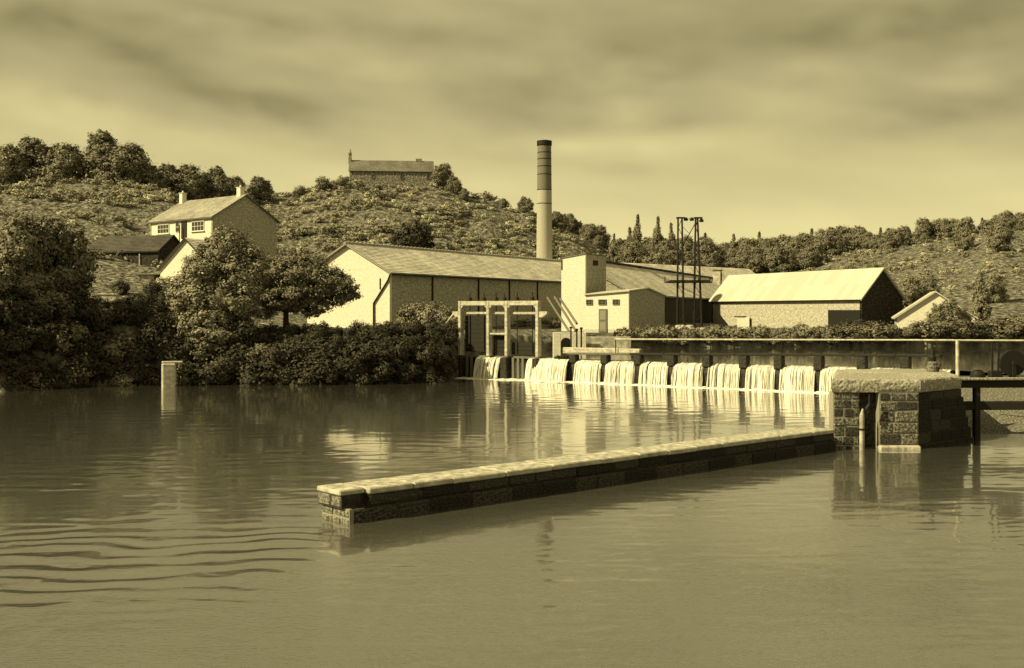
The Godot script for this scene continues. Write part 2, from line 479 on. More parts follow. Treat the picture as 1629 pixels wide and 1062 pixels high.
func vegetation() -> void:
	var V := Vector3(0, 0, 0)
	var green := Vector3(0.18, 0.16, 0.078)
	var pale := Vector3(0.19, 0.172, 0.088)
	var dark := Vector3(0.055, 0.048, 0.023)
	proto.broad = make_plant("broad", 1, 0.28, 1.6, [[Vector3(0, 4.6, 0), Vector3(3.1, 2.7, 3.1), 110, 44], [Vector3(1.5, 2.6, 0.4), Vector3(2.3, 1.9, 2.3), 60, 40], [Vector3(-1.6, 2.8, -0.3), Vector3(2.2, 2.0, 2.3), 60, 40], [Vector3(0.3, 6.7, 0.0), Vector3(1.9, 1.5, 1.9), 46, 40], [Vector3(0, 1.5, 0.8), Vector3(2.6, 1.3, 2.4), 60, 34]], 0.21, green, 0.27)
	proto.lobed = make_plant("lobed", 2, 0.3, 1.6, [[Vector3(-1.5, 4.2, 0.2), Vector3(2.3, 2.4, 2.3), 80, 42], [Vector3(1.5, 3.8, -0.4), Vector3(2.4, 2.2, 2.3), 80, 42], [Vector3(-0.7, 6.6, 0), Vector3(1.7, 1.6, 1.7), 50, 40], [Vector3(1.5, 5.9, 0.3), Vector3(1.5, 1.4, 1.5), 40, 38], [Vector3(0, 2.2, 0.6), Vector3(2.8, 1.7, 2.4), 80, 36]], 0.21, green, 0.27)
	proto.slim = make_plant("slim", 3, 0.2, 1.4, [[Vector3(0, 2.4, 0), Vector3(1.8, 1.9, 1.8), 60, 36], [Vector3(0.1, 4.6, 0), Vector3(1.35, 1.7, 1.35), 50, 34], [Vector3(0.1, 6.4, 0), Vector3(0.95, 1.4, 0.95), 34, 30], [Vector3(-0.1, 8.0, 0), Vector3(0.45, 1.2, 0.45), 22, 26]], 0.19, green, 0.3)
	proto.round_bush = make_plant("round_bush", 4, 0.14, 0.5, [[Vector3(0, 1.25, 0), Vector3(1.35, 1.05, 1.35), 46, 34], [Vector3(0.6, 0.8, 0.3), Vector3(0.9, 0.7, 0.9), 22, 26], [Vector3(-0.5, 1.0, -0.2), Vector3(0.9, 0.8, 0.9), 22, 26]], 0.12, green)
	proto.dark_bush = make_plant("dark_bush", 5, 0.14, 0.5, [[Vector3(0, 1.2, 0), Vector3(1.5, 1.1, 1.3), 50, 34], [Vector3(0.7, 0.9, 0.3), Vector3(1.0, 0.8, 0.9), 24, 26], [Vector3(-0.8, 0.8, -0.2), Vector3(0.9, 0.7, 0.9), 24, 26]], 0.13, dark)
	proto.pale_bush = make_plant("pale_bush", 6, 0.1, 0.3, [[Vector3(0, 0.75, 0), Vector3(1.1, 0.65, 0.8), 36, 30], [Vector3(0.7, 0.5, 0.2), Vector3(0.7, 0.45, 0.6), 18, 24], [Vector3(-0.7, 0.55, -0.1), Vector3(0.7, 0.5, 0.6), 18, 24]], 0.10, pale)
	# the two trees over the water, close enough to show their leaves
	var sprawling := make_plant("sprawling", 11, 0.22, 1.6, [
		[Vector3(0.5, 5.9, 0), Vector3(1.7, 1.6, 1.6), 90, 80], [Vector3(-0.8, 4.2, 0.4), Vector3(1.5, 1.6, 1.5), 90, 80], [Vector3(1.6, 4.6, 0.2), Vector3(1.8, 1.7, 1.6), 90, 80], [Vector3(-1.3, 3.0, 0.5), Vector3(1.5, 1.4, 1.4), 80, 76],
		[Vector3(-0.6, 2.2, 0.9), Vector3(2.0, 1.6, 1.5), 100, 80], [Vector3(1.4, 2.4, 0.8), Vector3(1.7, 1.5, 1.5), 84, 76], [Vector3(-0.5, 0.8, 1.5), Vector3(1.7, 1.2, 1.2), 80, 76], [Vector3(0.2, -0.3, 2.2), Vector3(1.4, 0.8, 0.9), 60, 70]], 0.095, Vector3(0.21, 0.188, 0.095), 0.22, 0.5)
	var spreading := make_plant("spreading", 12, 0.2, 1.9, [
		[Vector3(0.4, 4.4, 0), Vector3(2.4, 1.6, 1.9), 110, 84], [Vector3(-1.4, 4.2, 0.2), Vector3(1.8, 1.6, 1.7), 90, 80], [Vector3(2.2, 3.8, 0.1), Vector3(1.9, 1.5, 1.6), 90, 80],
		[Vector3(3.6, 3.3, 0.2), Vector3(1.2, 1.1, 1.0), 56, 70], [Vector3(0.3, 2.9, 0.7), Vector3(2.2, 1.0, 1.5), 86, 76], [Vector3(1.7, 2.3, 0.4), Vector3(1.3, 0.9, 1.2), 44, 60], [Vector3(-1.5, 2.4, 0.5), Vector3(1.4, 1.1, 1.2), 50, 60], [Vector3(1.2, 5.4, -0.1), Vector3(1.5, 0.8, 1.2), 56, 70]], 0.095, Vector3(0.16, 0.143, 0.07), 0.22, 0.5)
	plant(sprawling, "bank_tree", "sprawling leafy tree overhanging the water beside the stone post", "tree", on_ground(345, 70.5), Vector3(1.05, 0.9, 1.0), 0.0)
	plant(spreading, "bank_tree", "spreading dark tree in front of the white mill gable", "tree", on_ground(455, 76.0) - Vector3(0, 0.2, 0), Vector3(1.08, 0.97, 1.0), 0.0)
	sprawling.free()
	spreading.free()
	plant(proto.lobed, "bank_tree", "dark dense tree standing on the left bank by the path", "tree", on_ground(96, 76), Vector3(0.62, 0.76, 0.62), 0.4)
	plant(proto.broad, "bank_tree", "dark tree cut by the left edge of the picture on the bank", "tree", on_ground(32, 74), Vector3(0.62, 0.74, 0.62), 1.4)
	plant(proto.broad, "bank_tree", "tall unseen tree beyond the left edge, kept to shade the bank", "tree", on_ground(-110, 66), Vector3(1.1, 1.2, 1.1), 2.4)  # unseen tree, kept for the shade it casts on the left bank
	# left hilltop
	for a in [[62, 192, 1.12, 0.2, "tall round-headed tree first from the left on the left hilltop", "lobed"], [105, 190, 0.95, 1.5, "rounded tree filling the dip between the two tallest hilltop trees", "broad"], [160, 190, 1.14, 2.2, "tall twin-lobed tree second of the tall trees on the left hilltop", "lobed"], [204, 188, 1.0, 0.7, "broad tree on the right shoulder of the tall hilltop group", "broad"],
			[236, 190, 0.68, 3.0, "low tree sloping down right of the tall hilltop group", "broad"], [20, 190, 0.9, 4.4, "hilltop tree cut by the left edge of the picture", "broad"], [272, 196, 0.55, 1.1, "small tree left of the pointed tree above the house roof", "lobed"], [300, 196, 0.62, 2.0, "bushy tree behind the house, directly above its left chimney", "broad"], [338, 198, 0.6, 2.7, "bushy tree behind the house, above the middle of its roof", "lobed"],
			[373, 198, 0.42, 0.3, "little tree just behind the right house chimney", "broad"], [415, 202, 0.42, 0.9, "small dark tree alone on the saddle right of the house roof", "lobed"]]:
		plant(proto[a[5]], "hilltop_tree", a[4], "tree", on_ground(a[0], a[1]) - Vector3(0, 0.6, 0), Vector3(1.25, 1.1, 1.2) * a[2] * (1.0 if a[0] < 250 else 1.35), a[3], "trees along the left hilltop")
	plant(proto.slim, "hilltop_tree", "thin pointed tree rising among the trees above the house", "tree", on_ground(309, 195), Vector3.ONE * 0.72, 0.0, "trees along the left hilltop")
	for a in [[478, 205, 1.0, "small round bush on the crest, left of the two beside the chapel"], [514, 206, 1.15, "small round bush on the crest, nearer of the two left of the chapel"], [543, 206, 0.9, "low bush against the left end of the chapel"]]:
		plant(proto.round_bush, "crest_bush", a[3], "bush", on_ground(a[0], a[1]), Vector3.ONE * a[2], a[0] * 0.1, "bushes on the crest")
	for a in [[704, 210, 0.62, "ragged tree touching the right end of the chapel", "lobed"], [722, 208, 0.45, "low tree leaning down the slope right of the chapel tree", "broad"], [738, 206, 0.3, "lowest bushy tree trailing from the chapel group", "broad"], [776, 208, 0.22, "tiny tree on the falling crest left of the chimney", "lobed"], [800, 208, 0.26, "small tree on the falling crest, second left of the chimney", "broad"], [836, 208, 0.42, "spiky tree on the crest just left of the chimney", "lobed"]]:
		plant(proto[a[4]], "crest_tree", a[3], "tree", on_ground(a[0], a[1]) - Vector3(0, 0.4, 0), Vector3.ONE * a[2], a[0] * 0.3, "trees on the falling crest")
	plant(proto.dark_bush, "hillside_bush", "big dark bush alone on the slope below the chapel", "bush", on_ground(657, 160) - Vector3(0, 0.4, 0), Vector3(2.0, 2.2, 1.9), 0.5)
	# woods right of the chimney
	rng.seed = 77
	var k := 0
	for row in [[215, 885, 1000, 9, 0.42], [235, 930, 1130, 12, 0.62], [205, 975, 1090, 8, 0.62], [265, 1000, 1240, 14, 0.85], [330, 1080, 1330, 16, 1.05], [370, 1200, 1420, 16, 1.1], [290, 1140, 1330, 13, 0.9], [345, 1390, 1640, 17, 1.0], [250, 1180, 1300, 9, 0.8]]:
		for q in row[3]:
			var px: float = lerpf(row[1], row[2], (q + rng.randf_range(0.1, 0.9)) / row[3])
			var d: float = row[0] + rng.randf_range(-8, 8)
			var s: float = row[4] * rng.randf_range(0.8, 1.18)
			var kind: String = ["broad", "lobed", "broad", "lobed", "slim"][rng.randi() % 5]
			plant(proto[kind], "wood_tree", wood_label(px, kind), "tree", on_ground(px, d) - Vector3(0, 0.4, 0), Vector3(s * rng.randf_range(0.9, 1.15), s, s), rng.randf() * TAU, "trees of the far wood, " + wood_label(px, kind))
	for a in [[1014, 1.12, "pointed conifer nearest the factory tower, standing above the wood"], [1046, 1.08, "second pointed conifer above the wood, left of the lattice mast"], [1068, 1.02, "thin pointed conifer just left of the lattice mast"]]:
		plant(proto.slim, "conifer", a[2], "tree", on_ground(a[0], 240), Vector3(0.7, 1.0, 0.7) * a[1], a[0], "conifers above the wood")
	for a in [[1100, 165, 1.0, 0.62, "dark tree directly behind the lattice mast", "lobed"], [1446, 150, 0.0, 0.66, "dark tree just right of the barn gable", "broad"], [1478, 152, 0.0, 0.55, "second dark tree right of the barn gable", "lobed"], [1503, 103, 1.0, 0.42, "dark bushy tree in front of the white cottage gable", "lobed"], [1528, 104, 1.0, 0.32, "low dark tree before the right half of the white cottage", "broad"], [1560, 120, 0.0, 0.62, "tall dark tree behind the right end of the white cottage", "slim"], [1533, 225, 0.0, 0.62, "lone tree on the right hillside field", "lobed"], [1470, 262, 0.0, 0.4, "small lone bush high on the right hillside field", "broad"], [1590, 200, 0.0, 0.7, "tree at the right edge of the hillside field", "broad"], [1580, 145, 0.0, 0.5, "bushy tree low at the right edge of the picture", "broad"]]:
		plant(proto[a[5]], "field_tree", a[4], "tree", on_ground(a[0], a[1]) - Vector3(0, 0.3, 0), Vector3.ONE * a[3], a[0] * 0.7)
	# left bank shrubs down to the water
	rng.seed = 31
	for row in 4:
		for q in 40:
			var px := -60.0 + (q + rng.randf_range(0.0, 1.0)) * 19.4
			if px > 245 and px < 285 and row == 0: continue
			var c := span(COLS, px)
			var sh: float = lerpf(SHORE[int(c.x)], SHORE[int(c.x) + 1], c.y)
			var d: float = sh + [0.05, 0.7, 1.7, 3.0][row] + rng.randf_range(-0.2, 0.3)
			var s := rng.randf_range(0.55, 0.85) * (0.6 if row == 3 and px > 120 and px < 265 else (0.6 if row > 1 and px > 400 else 1.0))
			var where: String = ["at the very edge of the water", "just above the waterline", "half way up the bank", "along the top of the bank"][row]
			var tone: String = "olive" if (q + row) % 4 == 1 and px < 420 else "dark"
			plant(proto.round_bush if tone == "olive" else proto.dark_bush, "bank_shrub", tone + " bank shrub " + where + stretch(px), "shrub", on_ground(px, d) - Vector3(0, 0.15, 0), Vector3(s * 1.3, s, s), rng.randf() * TAU, "shrubs along the left bank, " + where + stretch(px))
	for a in [[662, 84, 1.1, "bush against the shaded mill wall"], [690, 83, 1.15, "larger bush beside the sluice strut, against the mill wall"], [716, 82, 0.9, "bush behind the left sluice post"], [645, 88, 0.7, "low bush at the corner of the white mill gable"]]:
		plant(proto.round_bush, "wall_bush", a[3], "bush", on_ground(a[0], a[1]), Vector3(a[2], a[2] * 0.95, a[2]) * 0.9, a[0], "bushes by the mill wall")
	for q in 26:
		var px := 186.0 + q * 7.4 + rng.randf_range(-4, 4)
		plant(proto.dark_bush if q % 3 else proto.pale_bush, "slope_shrub", "dark shrub on the slope between the sheds and the bank", "shrub", on_ground(px, rng.randf_range(86, 104)), Vector3.ONE * rng.randf_range(0.35, 0.65), rng.randf() * TAU, "shrubs on the slope below the sheds")
	for q in 22:
		var px := rng.randf_range(135, 250)
		plant(proto.pale_bush, "grass_clump", "pale grassy clump on the lit slope below the sheds", "plant", on_ground(px, rng.randf_range(76, 86)), Vector3(0.7, 0.4, 0.7), rng.randf() * TAU, "grassy clumps on the left slope")
	# the bramble hedge on the far bank
	for q in 62:
		var px := 985.0 + q * 10.4 + rng.randf_range(-5, 5)
		var c := span(COLS, px)
		var sh: float = lerpf(SHORE[int(c.x)], SHORE[int(c.x) + 1], c.y)
		var s := rng.randf_range(0.75, 1.05) * (1.0 if px < 1330 else (0.75 if px > 1405 and px < 1475 else 1.2))
		plant(proto.pale_bush if px < 1330 else (proto.round_bush if q % 2 else proto.dark_bush), "bramble", ("pale bramble in the hedge along the far bank below the barn" if px < 1330 else "dark bramble in the hedge along the far bank right of the barn"), "bush", on_ground(px, sh + 0.9 + rng.randf_range(-0.4, 0.6)) - Vector3(0, 0.1, 0), Vector3(s, s * (0.9 if px < 1330 else 0.62), s), rng.randf() * TAU, "brambles along the far bank" if px < 1330 else "dark brambles along the far bank")
	# scrub that covers the slopes
	scrub()
	for p in proto.values(): p.free()

func wood_label(px: float, kind: String) -> String:
	var form: String = {"broad": "round-headed tree", "lobed": "many-lobed tree", "slim": "narrow pointed tree"}[kind]
	var place := "in the wood between chimney and lattice mast"
	if px > 1050: place = "in the far wood directly behind the lattice mast"
	if px > 1130: place = "in the far wood above the left end of the barn roof"
	if px > 1220: place = "in the far wood above the middle of the barn roof"
	if px > 1310: place = "in the far wood above the right end of the barn roof"
	if px > 1400: place = "on the skyline of the right hill field"
	if px > 1510: place = "on the right skyline near the picture edge"
	return form + " " + place

func stretch(px: float) -> String:
	if px < 130: return " under the dark left tree"
	if px < 262: return " left of the stone post"
	if px < 400: return " under the sprawling tree"
	if px < 520: return " below the spreading tree"
	if px < 630: return " below the white gable"
	return " near the sluice"

func scrub() -> void:
	var st := mk()
	leaf_crown(st, 3, Vector3(0, 0.35, 0), Vector3(0.7, 0.4, 0.7), 14, 9, 0.16, Vector3(0.9, 0.9, 0.9), 0.5, 0.3)
	var m := MultiMesh.new()
	m.transform_format = MultiMesh.TRANSFORM_3D
	m.use_colors = true
	m.mesh = st.commit()
	rng.seed = 12
	var xs := []
	var cs := []
	var gate := FastNoiseLite.new()
	gate.seed = 4
	gate.frequency = 0.07
	for q in 9000:
		var px := rng.randf_range(-60, 1680)
		var d := 0.0
		if px < 260: d = rng.randf_range(128, 200)
		elif px < 960: d = rng.randf_range(112, 214)
		else: d = rng.randf_range(150, 330)
		var p := on_ground(px, d)
		var keep := gate.get_noise_2d(p.x, p.z * 1.4)
		var field := px < 250 and d < 165
		if field and rng.randf() < 0.8: continue
		if keep < -0.05 and rng.randf() < 0.75: continue
		if px > 1400 and rng.randf() < 0.5: continue
		var s := rng.randf_range(0.35, 1.15) * (1.0 + maxf(keep, 0.0) * 1.2)
		xs.append(Transform3D(Basis(Vector3.UP, rng.randf() * TAU).scaled_local(Vector3(s, s * rng.randf_range(0.6, 1.2), s)), p))
		var t := rng.randf_range(0.17, 0.50) * (0.7 if keep > 0.15 else 1.1)
		cs.append(Color(t, t * 0.94, t * 0.7))
	m.instance_count = xs.size()
	for q in xs.size():
		m.set_instance_transform(q, xs[q])
		m.set_instance_color(q, cs[q])
	var o := MultiMeshInstance3D.new()
	o.name = "hillside_scrub"
	o.multimesh = m
	o.material_override = M.leaf
	add_child(o)
	tag(o, "low gorse and bracken scrub covering the hillsides", "scrub", "", "stuff")

# ------------------------------------------------------------------ buildings
# local frame: x along the length, z in -w..0, front long wall at z = 0, gable walls at x = 0 and x = l; y is world height
func gabled(o: Node3D, l: float, w: float, base: float, eave: float, ridge: float, wall_front: Material, wall_near: Material, roof: Material, over := 0.3) -> void:
	var st := mk()
	bx(st, Vector3(l * 0.5, (base + eave) * 0.5, -0.15), Vector3(l - 0.004, eave - base, 0.3), 0.02)
	put(st, "front_wall", wall_front, o)
	st = mk()
	bx(st, Vector3(l * 0.5, (base + eave) * 0.5, -w + 0.15), Vector3(l - 0.004, eave - base, 0.3), 0.02)
	put(st, "back_wall", wall_front, o)
	for e in [[0.0, 0.3, wall_near], [l, l - 0.3, wall_front if wall_near == M.white else wall_near]]:
		st = mk()
		slab_poly(st, [Vector2(0.003, base), Vector2(0.003, eave), Vector2(-w * 0.5, ridge), Vector2(-w - 0.003, eave), Vector2(-w - 0.003, base)], e[0] - 0.003 * signf(e[1] - e[0]), e[1], true)
		put(st, "gable_wall", e[2], o)
	var half := w * 0.5
	var pitch := (ridge - eave) / half
	for s in [1.0, -1.0]:
		st = mk()
		var z_eave: float = -half + s * (half + over)
		var y_eave := eave - pitch * over + 0.02
		slab_poly(st, [Vector2(-half, ridge + 0.02), Vector2(z_eave, y_eave), Vector2(z_eave, y_eave + 0.13), Vector2(-half, ridge + 0.17)], -over, l + over, true)
		var slope := put(st, "roof_slope", roof, o)
		if roof != M.sheet: slates(slope, Vector3(-over, ridge + 0.185, -half), Vector3(0, y_eave + 0.145 - ridge - 0.185, z_eave + half), l + 2.0 * over, roof, int(l * 10 + s))
		else: sheets(slope, Vector3(-over, ridge + 0.175, -half), Vector3(0, y_eave + 0.135 - ridge - 0.175, z_eave + half), l + 2.0 * over)

# overlapping courses of slates laid on a slope that runs from top down by fall, along local x
func slates(parent: Node3D, top: Vector3, fall: Vector3, length: float, m: StandardMaterial3D, sd: int) -> void:
	var g := RandomNumberGenerator.new()
	g.seed = sd
	var st := mk()
	var rows := int(fall.length() / 0.3)
	var up := fall.cross(Vector3.RIGHT).normalized()
	if up.y < 0.0: up = -up
	var base := m.albedo_color.srgb_to_linear()
	var wear := FastNoiseLite.new()
	wear.seed = sd
	wear.frequency = 0.25
	for r in rows:
		var a := top + fall * (float(r) / rows)
		var b := top + fall * (float(r + 1) / rows + 0.006)
		var x := 0.0
		while x < length:
			var w := minf(g.randf_range(0.38, 0.5), length - x)
			var t := g.randf_range(0.95, 1.3) * (0.95 + 0.35 * wear.get_noise_2d(x, r * 0.3))
			st.set_color(Color(base.r * t, base.g * t, base.b * t))
			var lift := up * g.randf_range(0.03, 0.05)
			var p0 := a + Vector3(x, 0, 0) + up * 0.004
			var p1 := a + Vector3(x + w - 0.012, 0, 0) + up * 0.004
			var p2 := b + Vector3(x + w - 0.012, 0, 0) + lift
			var p3 := b + Vector3(x, 0, 0) + lift
			quad(st, p0, p1, p2, p3, up)
			quad(st, p3, p2, p2 - lift, p3 - lift, fall)
			x += w
	var o := put(st, "slates", M.tiles, parent)
	o.set_meta("kind", "stuff")

# metal sheets with rolled seams running down the slope
func sheets(parent: Node3D, top: Vector3, fall: Vector3, length: float) -> void:
	var g := RandomNumberGenerator.new()
	g.seed = int(length * 7.0)
	var up := fall.cross(Vector3.RIGHT).normalized()
	if up.y < 0.0: up = -up
	var x := 0.0
	while x < length - 0.1:
		var w := minf(0.9, length - x)
		for k in 2:
			var st := mk()
			var a := top + fall * (k * 0.5) + Vector3(x, 0, 0)
			var b := top + fall * (k * 0.5 + 0.51) + Vector3(x, 0, 0)
			for q in 6:
				var x0 := w * q / 6.0
				var x1 := w * (q + 1) / 6.0
				var h0 := 0.012 + 0.012 * (q % 2) + 0.01 * k
				var h1 := 0.012 + 0.012 * ((q + 1) % 2) + 0.01 * k
				quad(st, a + Vector3(x0, 0, 0) + up * h0, a + Vector3(x1, 0, 0) + up * h1, b + Vector3(x1, 0, 0) + up * h1, b + Vector3(x0, 0, 0) + up * h0, up)
			put(st, "roof_sheet", M.sheets[g.randi() % 3], parent)
		x += 0.9

func window(o: Node3D, c: Vector3, sx: Vector3, out: Vector3, w: float, h: float, nx: int, ny: int, frame: Material, called := "window") -> void:
	var b := Basis(sx, Vector3.UP, out)
	var st := mk()
	var t := 0.07
	for s in [-1, 1]:
		bx(st, c + sx * s * (w * 0.5 - t * 0.5), Vector3(t, h, 0.12), 0.0, b)
		bx(st, c + Vector3.UP * s * (h * 0.5 - t * 0.5), Vector3(w - 2 * t, t, 0.118), 0.0, b)
	for k in range(1, nx): bx(st, c + sx * (k * w / nx - w * 0.5), Vector3(0.05, h - 2 * t, 0.1), 0.0, b)
	for k in range(1, ny): bx(st, c + Vector3.UP * (k * h / ny - h * 0.5), Vector3(w - 2 * t, 0.05, 0.09), 0.0, b)
	var f := put(st, called, frame, o)
	for i in nx:
		for j in ny:
			st = mk()
			bx(st, c + sx * ((i + 0.5) * w / nx - w * 0.5) + Vector3.UP * ((j + 0.5) * h / ny - h * 0.5), Vector3(w / nx - 0.05, h / ny - 0.05, 0.05), 0.0, b)
			put(st, "pane", M.glass, f)

func chimney_stack(parent: Node3D, c: Vector3, size: Vector3, m: Material) -> void:
	var st := mk()
	bx(st, c, size, 0.03)
	bx(st, c + Vector3(0, size.y * 0.5 + 0.05, 0), Vector3(size.x + 0.14, 0.1, size.z + 0.14), 0.02)
	tube(st, c + Vector3(0, size.y * 0.5 + 0.1, 0), c + Vector3(0, size.y * 0.5 + 0.4, 0), 0.13, 0.11)
	put(st, "chimney_stack", m, parent)

func buildings() -> void:
	var st: SurfaceTool
	var X := Vector3.RIGHT
	var Z := Vector3.BACK
	# ---- the long mill shed
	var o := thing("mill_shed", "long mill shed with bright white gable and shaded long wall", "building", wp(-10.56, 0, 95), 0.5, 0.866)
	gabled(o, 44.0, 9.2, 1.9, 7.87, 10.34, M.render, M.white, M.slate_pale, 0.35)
	var tile := CylinderMesh.new()
	tile.top_radius = 0.16
	tile.bottom_radius = 0.2
	tile.height = 0.62
	tile.radial_segments = 8
	tile.rings = 1
	for k in 74:
		piece(tile, "ridge_tile", M.slate_pale, o, Transform3D(Basis(Vector3.BACK, PI / 2 + 0.12), Vector3(-0.1 + k * 0.6, 10.5, -4.6)))
	st = mk()
	var pz := func(z: float, y: float) -> Vector3: return Vector3(-0.1, y, z)
	tube(st, pz.call(0.15, 7.75), pz.call(-0.1, 7.2), 0.07, 0.07)
	tube(st, pz.call(-0.1, 7.2), pz.call(-1.65, 5.2), 0.07, 0.07)
	tube(st, pz.call(-1.65, 5.2), pz.call(-1.65, 1.95), 0.07, 0.07)
	put(st, "drain_pipe", M.iron, o)
	st = mk()
	bx(st, Vector3(-0.04, 6.9, -1.0), Vector3(0.06, 0.95, 0.09), 0.01)
	put(st, "wall_tie", M.iron, o)
	st = mk()
	bx(st, Vector3(22, 7.68, 0.43), Vector3(44.4, 0.13, 0.13), 0.03)
	put(st, "gutter", M.iron, o)
	for x in [6.5, 14.5, 20.5, 26.5]:
		st = mk()
		bx(st, Vector3(x, 4.9, 0.06), Vector3(0.18, 5.9, 0.12), 0.02)
		put(st, "wall_post", M.dark_wood, o)
	# ---- factory chimney
	o = thing("factory_chimney", "tall tapered factory chimney with sooty top behind the mill", "chimney", wp(4.0, 0, 136))
	st = mk()
	lathe(st, Vector3.ZERO, [[1.05, 2.5], [0.98, 12.0], [0.9, 19.5]], 28)
	put(st, "shaft", M.brick_pale, o)
	st = mk()
	lathe(st, Vector3.ZERO, [[0.9, 19.5], [0.84, 24.9], [0.0, 24.9]], 28)
	put(st, "sooty_shaft", M.soot, o)
	st = mk()
	lathe(st, Vector3.ZERO, [[0.84, 24.9], [0.93, 25.0], [0.93, 25.55], [0.7, 25.6], [0.62, 25.3], [0.0, 25.3]], 28)
	put(st, "cap", M.iron, o)
	for y in [17.8, 19.5, 21.4, 22.4, 23.3, 24.1]:
		st = mk()
		var r: float = 0.9 + (19.5 - y) * 0.0115
		lathe(st, Vector3.ZERO, [[r - 0.01, y - 0.05], [r + 0.025, y - 0.04], [r + 0.025, y + 0.04], [r - 0.01, y + 0.05]], 28)
		put(st, "band", M.iron, o)
	# ---- white tower block
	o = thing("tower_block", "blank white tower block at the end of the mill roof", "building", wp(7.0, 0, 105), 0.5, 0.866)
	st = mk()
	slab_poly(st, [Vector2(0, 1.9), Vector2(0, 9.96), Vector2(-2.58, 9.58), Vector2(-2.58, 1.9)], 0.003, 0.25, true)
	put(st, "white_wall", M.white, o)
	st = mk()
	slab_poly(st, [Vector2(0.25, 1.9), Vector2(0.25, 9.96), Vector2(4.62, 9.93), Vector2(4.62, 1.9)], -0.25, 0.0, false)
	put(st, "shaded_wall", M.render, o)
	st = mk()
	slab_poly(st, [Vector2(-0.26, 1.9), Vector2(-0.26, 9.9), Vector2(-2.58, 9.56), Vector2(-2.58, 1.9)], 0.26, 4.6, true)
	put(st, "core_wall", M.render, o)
	st = mk()
	slab_poly(st, [Vector2(0.08, 9.975), Vector2(0.08, 10.05), Vector2(-2.7, 9.66), Vector2(-2.7, 9.575)], -0.08, 4.75, true)
	put(st, "roof", M.slate, o)
	st = mk()
	bx(st, Vector3(2.2, 9.2, 0.012), Vector3(1.1, 0.5, 0.06), 0.01)
	put(st, "vent", M.dark_wood, o)
	st = mk()
	bx(st, Vector3(-0.02, 9.0, -2.52), Vector3(0.09, 1.0, 0.09), 0.01)
	put(st, "corner_pipe", M.iron, o)
	# ---- engine house
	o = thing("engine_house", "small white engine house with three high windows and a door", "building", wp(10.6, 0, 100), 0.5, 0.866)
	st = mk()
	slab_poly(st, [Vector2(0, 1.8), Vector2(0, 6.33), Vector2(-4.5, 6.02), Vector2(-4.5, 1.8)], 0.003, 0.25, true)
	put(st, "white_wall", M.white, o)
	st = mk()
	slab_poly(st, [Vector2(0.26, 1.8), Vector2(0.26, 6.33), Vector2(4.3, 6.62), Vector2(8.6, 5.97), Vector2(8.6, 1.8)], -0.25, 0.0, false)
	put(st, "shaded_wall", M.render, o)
	for e in [[Vector2(-0.2, 6.32), Vector2(4.3, 6.65)], [Vector2(4.3, 6.65), Vector2(8.85, 5.95)]]:
		st = mk()
		var a: Vector2 = e[0]
		var b: Vector2 = e[1]
		var up := Vector3(0, 0.1, 0)
		var dz := Vector3(0, -0.31, -4.6)
		var q := [Vector3(a.x, a.y, 0.15), Vector3(b.x, b.y, 0.15), Vector3(b.x, b.y, 0.15) + dz, Vector3(a.x, a.y, 0.15) + dz]
		quad(st, q[0] + up, q[1] + up, q[2] + up, q[3] + up, Vector3.UP)
		quad(st, q[0], q[1], q[2], q[3], Vector3.DOWN)
		for k in 4: quad(st, q[k], q[(k + 1) % 4], q[(k + 1) % 4] + up, q[k] + up, (q[k] + q[(k + 1) % 4]) * 0.5 - (q[0] + q[2]) * 0.5)
		put(st, "roof_slope", M.sheet, o)
	for z in [-3.95, -2.62, -1.25]:
		window(o, Vector3(-0.02, 5.35, z), Vector3(0, 0, 1), Vector3(-1, 0, 0), 0.66 if z != -2.62 else 0.8, 0.5, 2, 2, M.grey_wood)
	st = mk()
	bx(st, Vector3(-0.02, 3.6, -2.55), Vector3(0.1, 2.25, 0.86), 0.02)
	var door := put(st, "door", M.grey_wood, o)
	for k in 2:
		st = mk()
		bx(st, Vector3(-0.075, 3.1 + k * 1.05, -2.55), Vector3(0.03, 0.85, 0.6), 0.01)
		put(st, "door_panel", M.mortar, door)
	# ---- weaving shed behind with its long wall, the shade painted into its colour
	o = thing("weaving_shed", "broad pale-roofed factory shed with wall coloured dark as shade behind the lattice mast", "building", wp(12.03, 0, 111.6), 0.36, 0.933)
	st = mk()
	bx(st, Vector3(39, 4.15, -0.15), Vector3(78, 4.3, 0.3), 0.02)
	put(st, "front_wall", M.dark_and_shade_wall, o)
	st = mk()
	bx(st, Vector3(39, 5.9, -6.15), Vector3(78, 7.8, 0.3), 0.02)
	put(st, "back_wall", M.render, o)
	for x in [0.15, 77.85]:
		st = mk()
		slab_poly(st, [Vector2(-0.31, 2.0), Vector2(-0.31, 6.45), Vector2(-5.99, 9.75), Vector2(-5.99, 2.0)], x - 0.15, x + 0.15, true)
		put(st, "gable_wall", M.render, o)
	st = mk()
	slab_poly(st, [Vector2(0.35, 6.12), Vector2(0.35, 6.25), Vector2(-6.2, 10.05), Vector2(-6.2, 9.9)], -0.3, 78.3, true)
	var single := put(st, "roof_slope", M.slate_pale, o)
	slates(single, Vector3(-0.3, 10.065, -6.2), Vector3(0, -3.8, 6.55), 78.6, M.slate_pale, 99)
	st = mk()
	bx(st, Vector3(39, 10.13, -6.0), Vector3(78.6, 0.18, 0.5), 0.04)
	put(st, "ridge_cap", M.iron, o)
	st = mk()
	bx(st, Vector3(70, 9.9, -4.2), Vector3(1.3, 2.4, 1.2), 0.03)
	var vent := put(st, "roof_vent", M.cream, o)
	for k in 2:
		st = mk()
		bx(st, Vector3(69.7 + k * 0.6, 10.1, -3.58), Vector3(0.3, 1.3, 0.06), 0.01)
		put(st, "louvre", M.dark_wood, vent)
	st = mk()
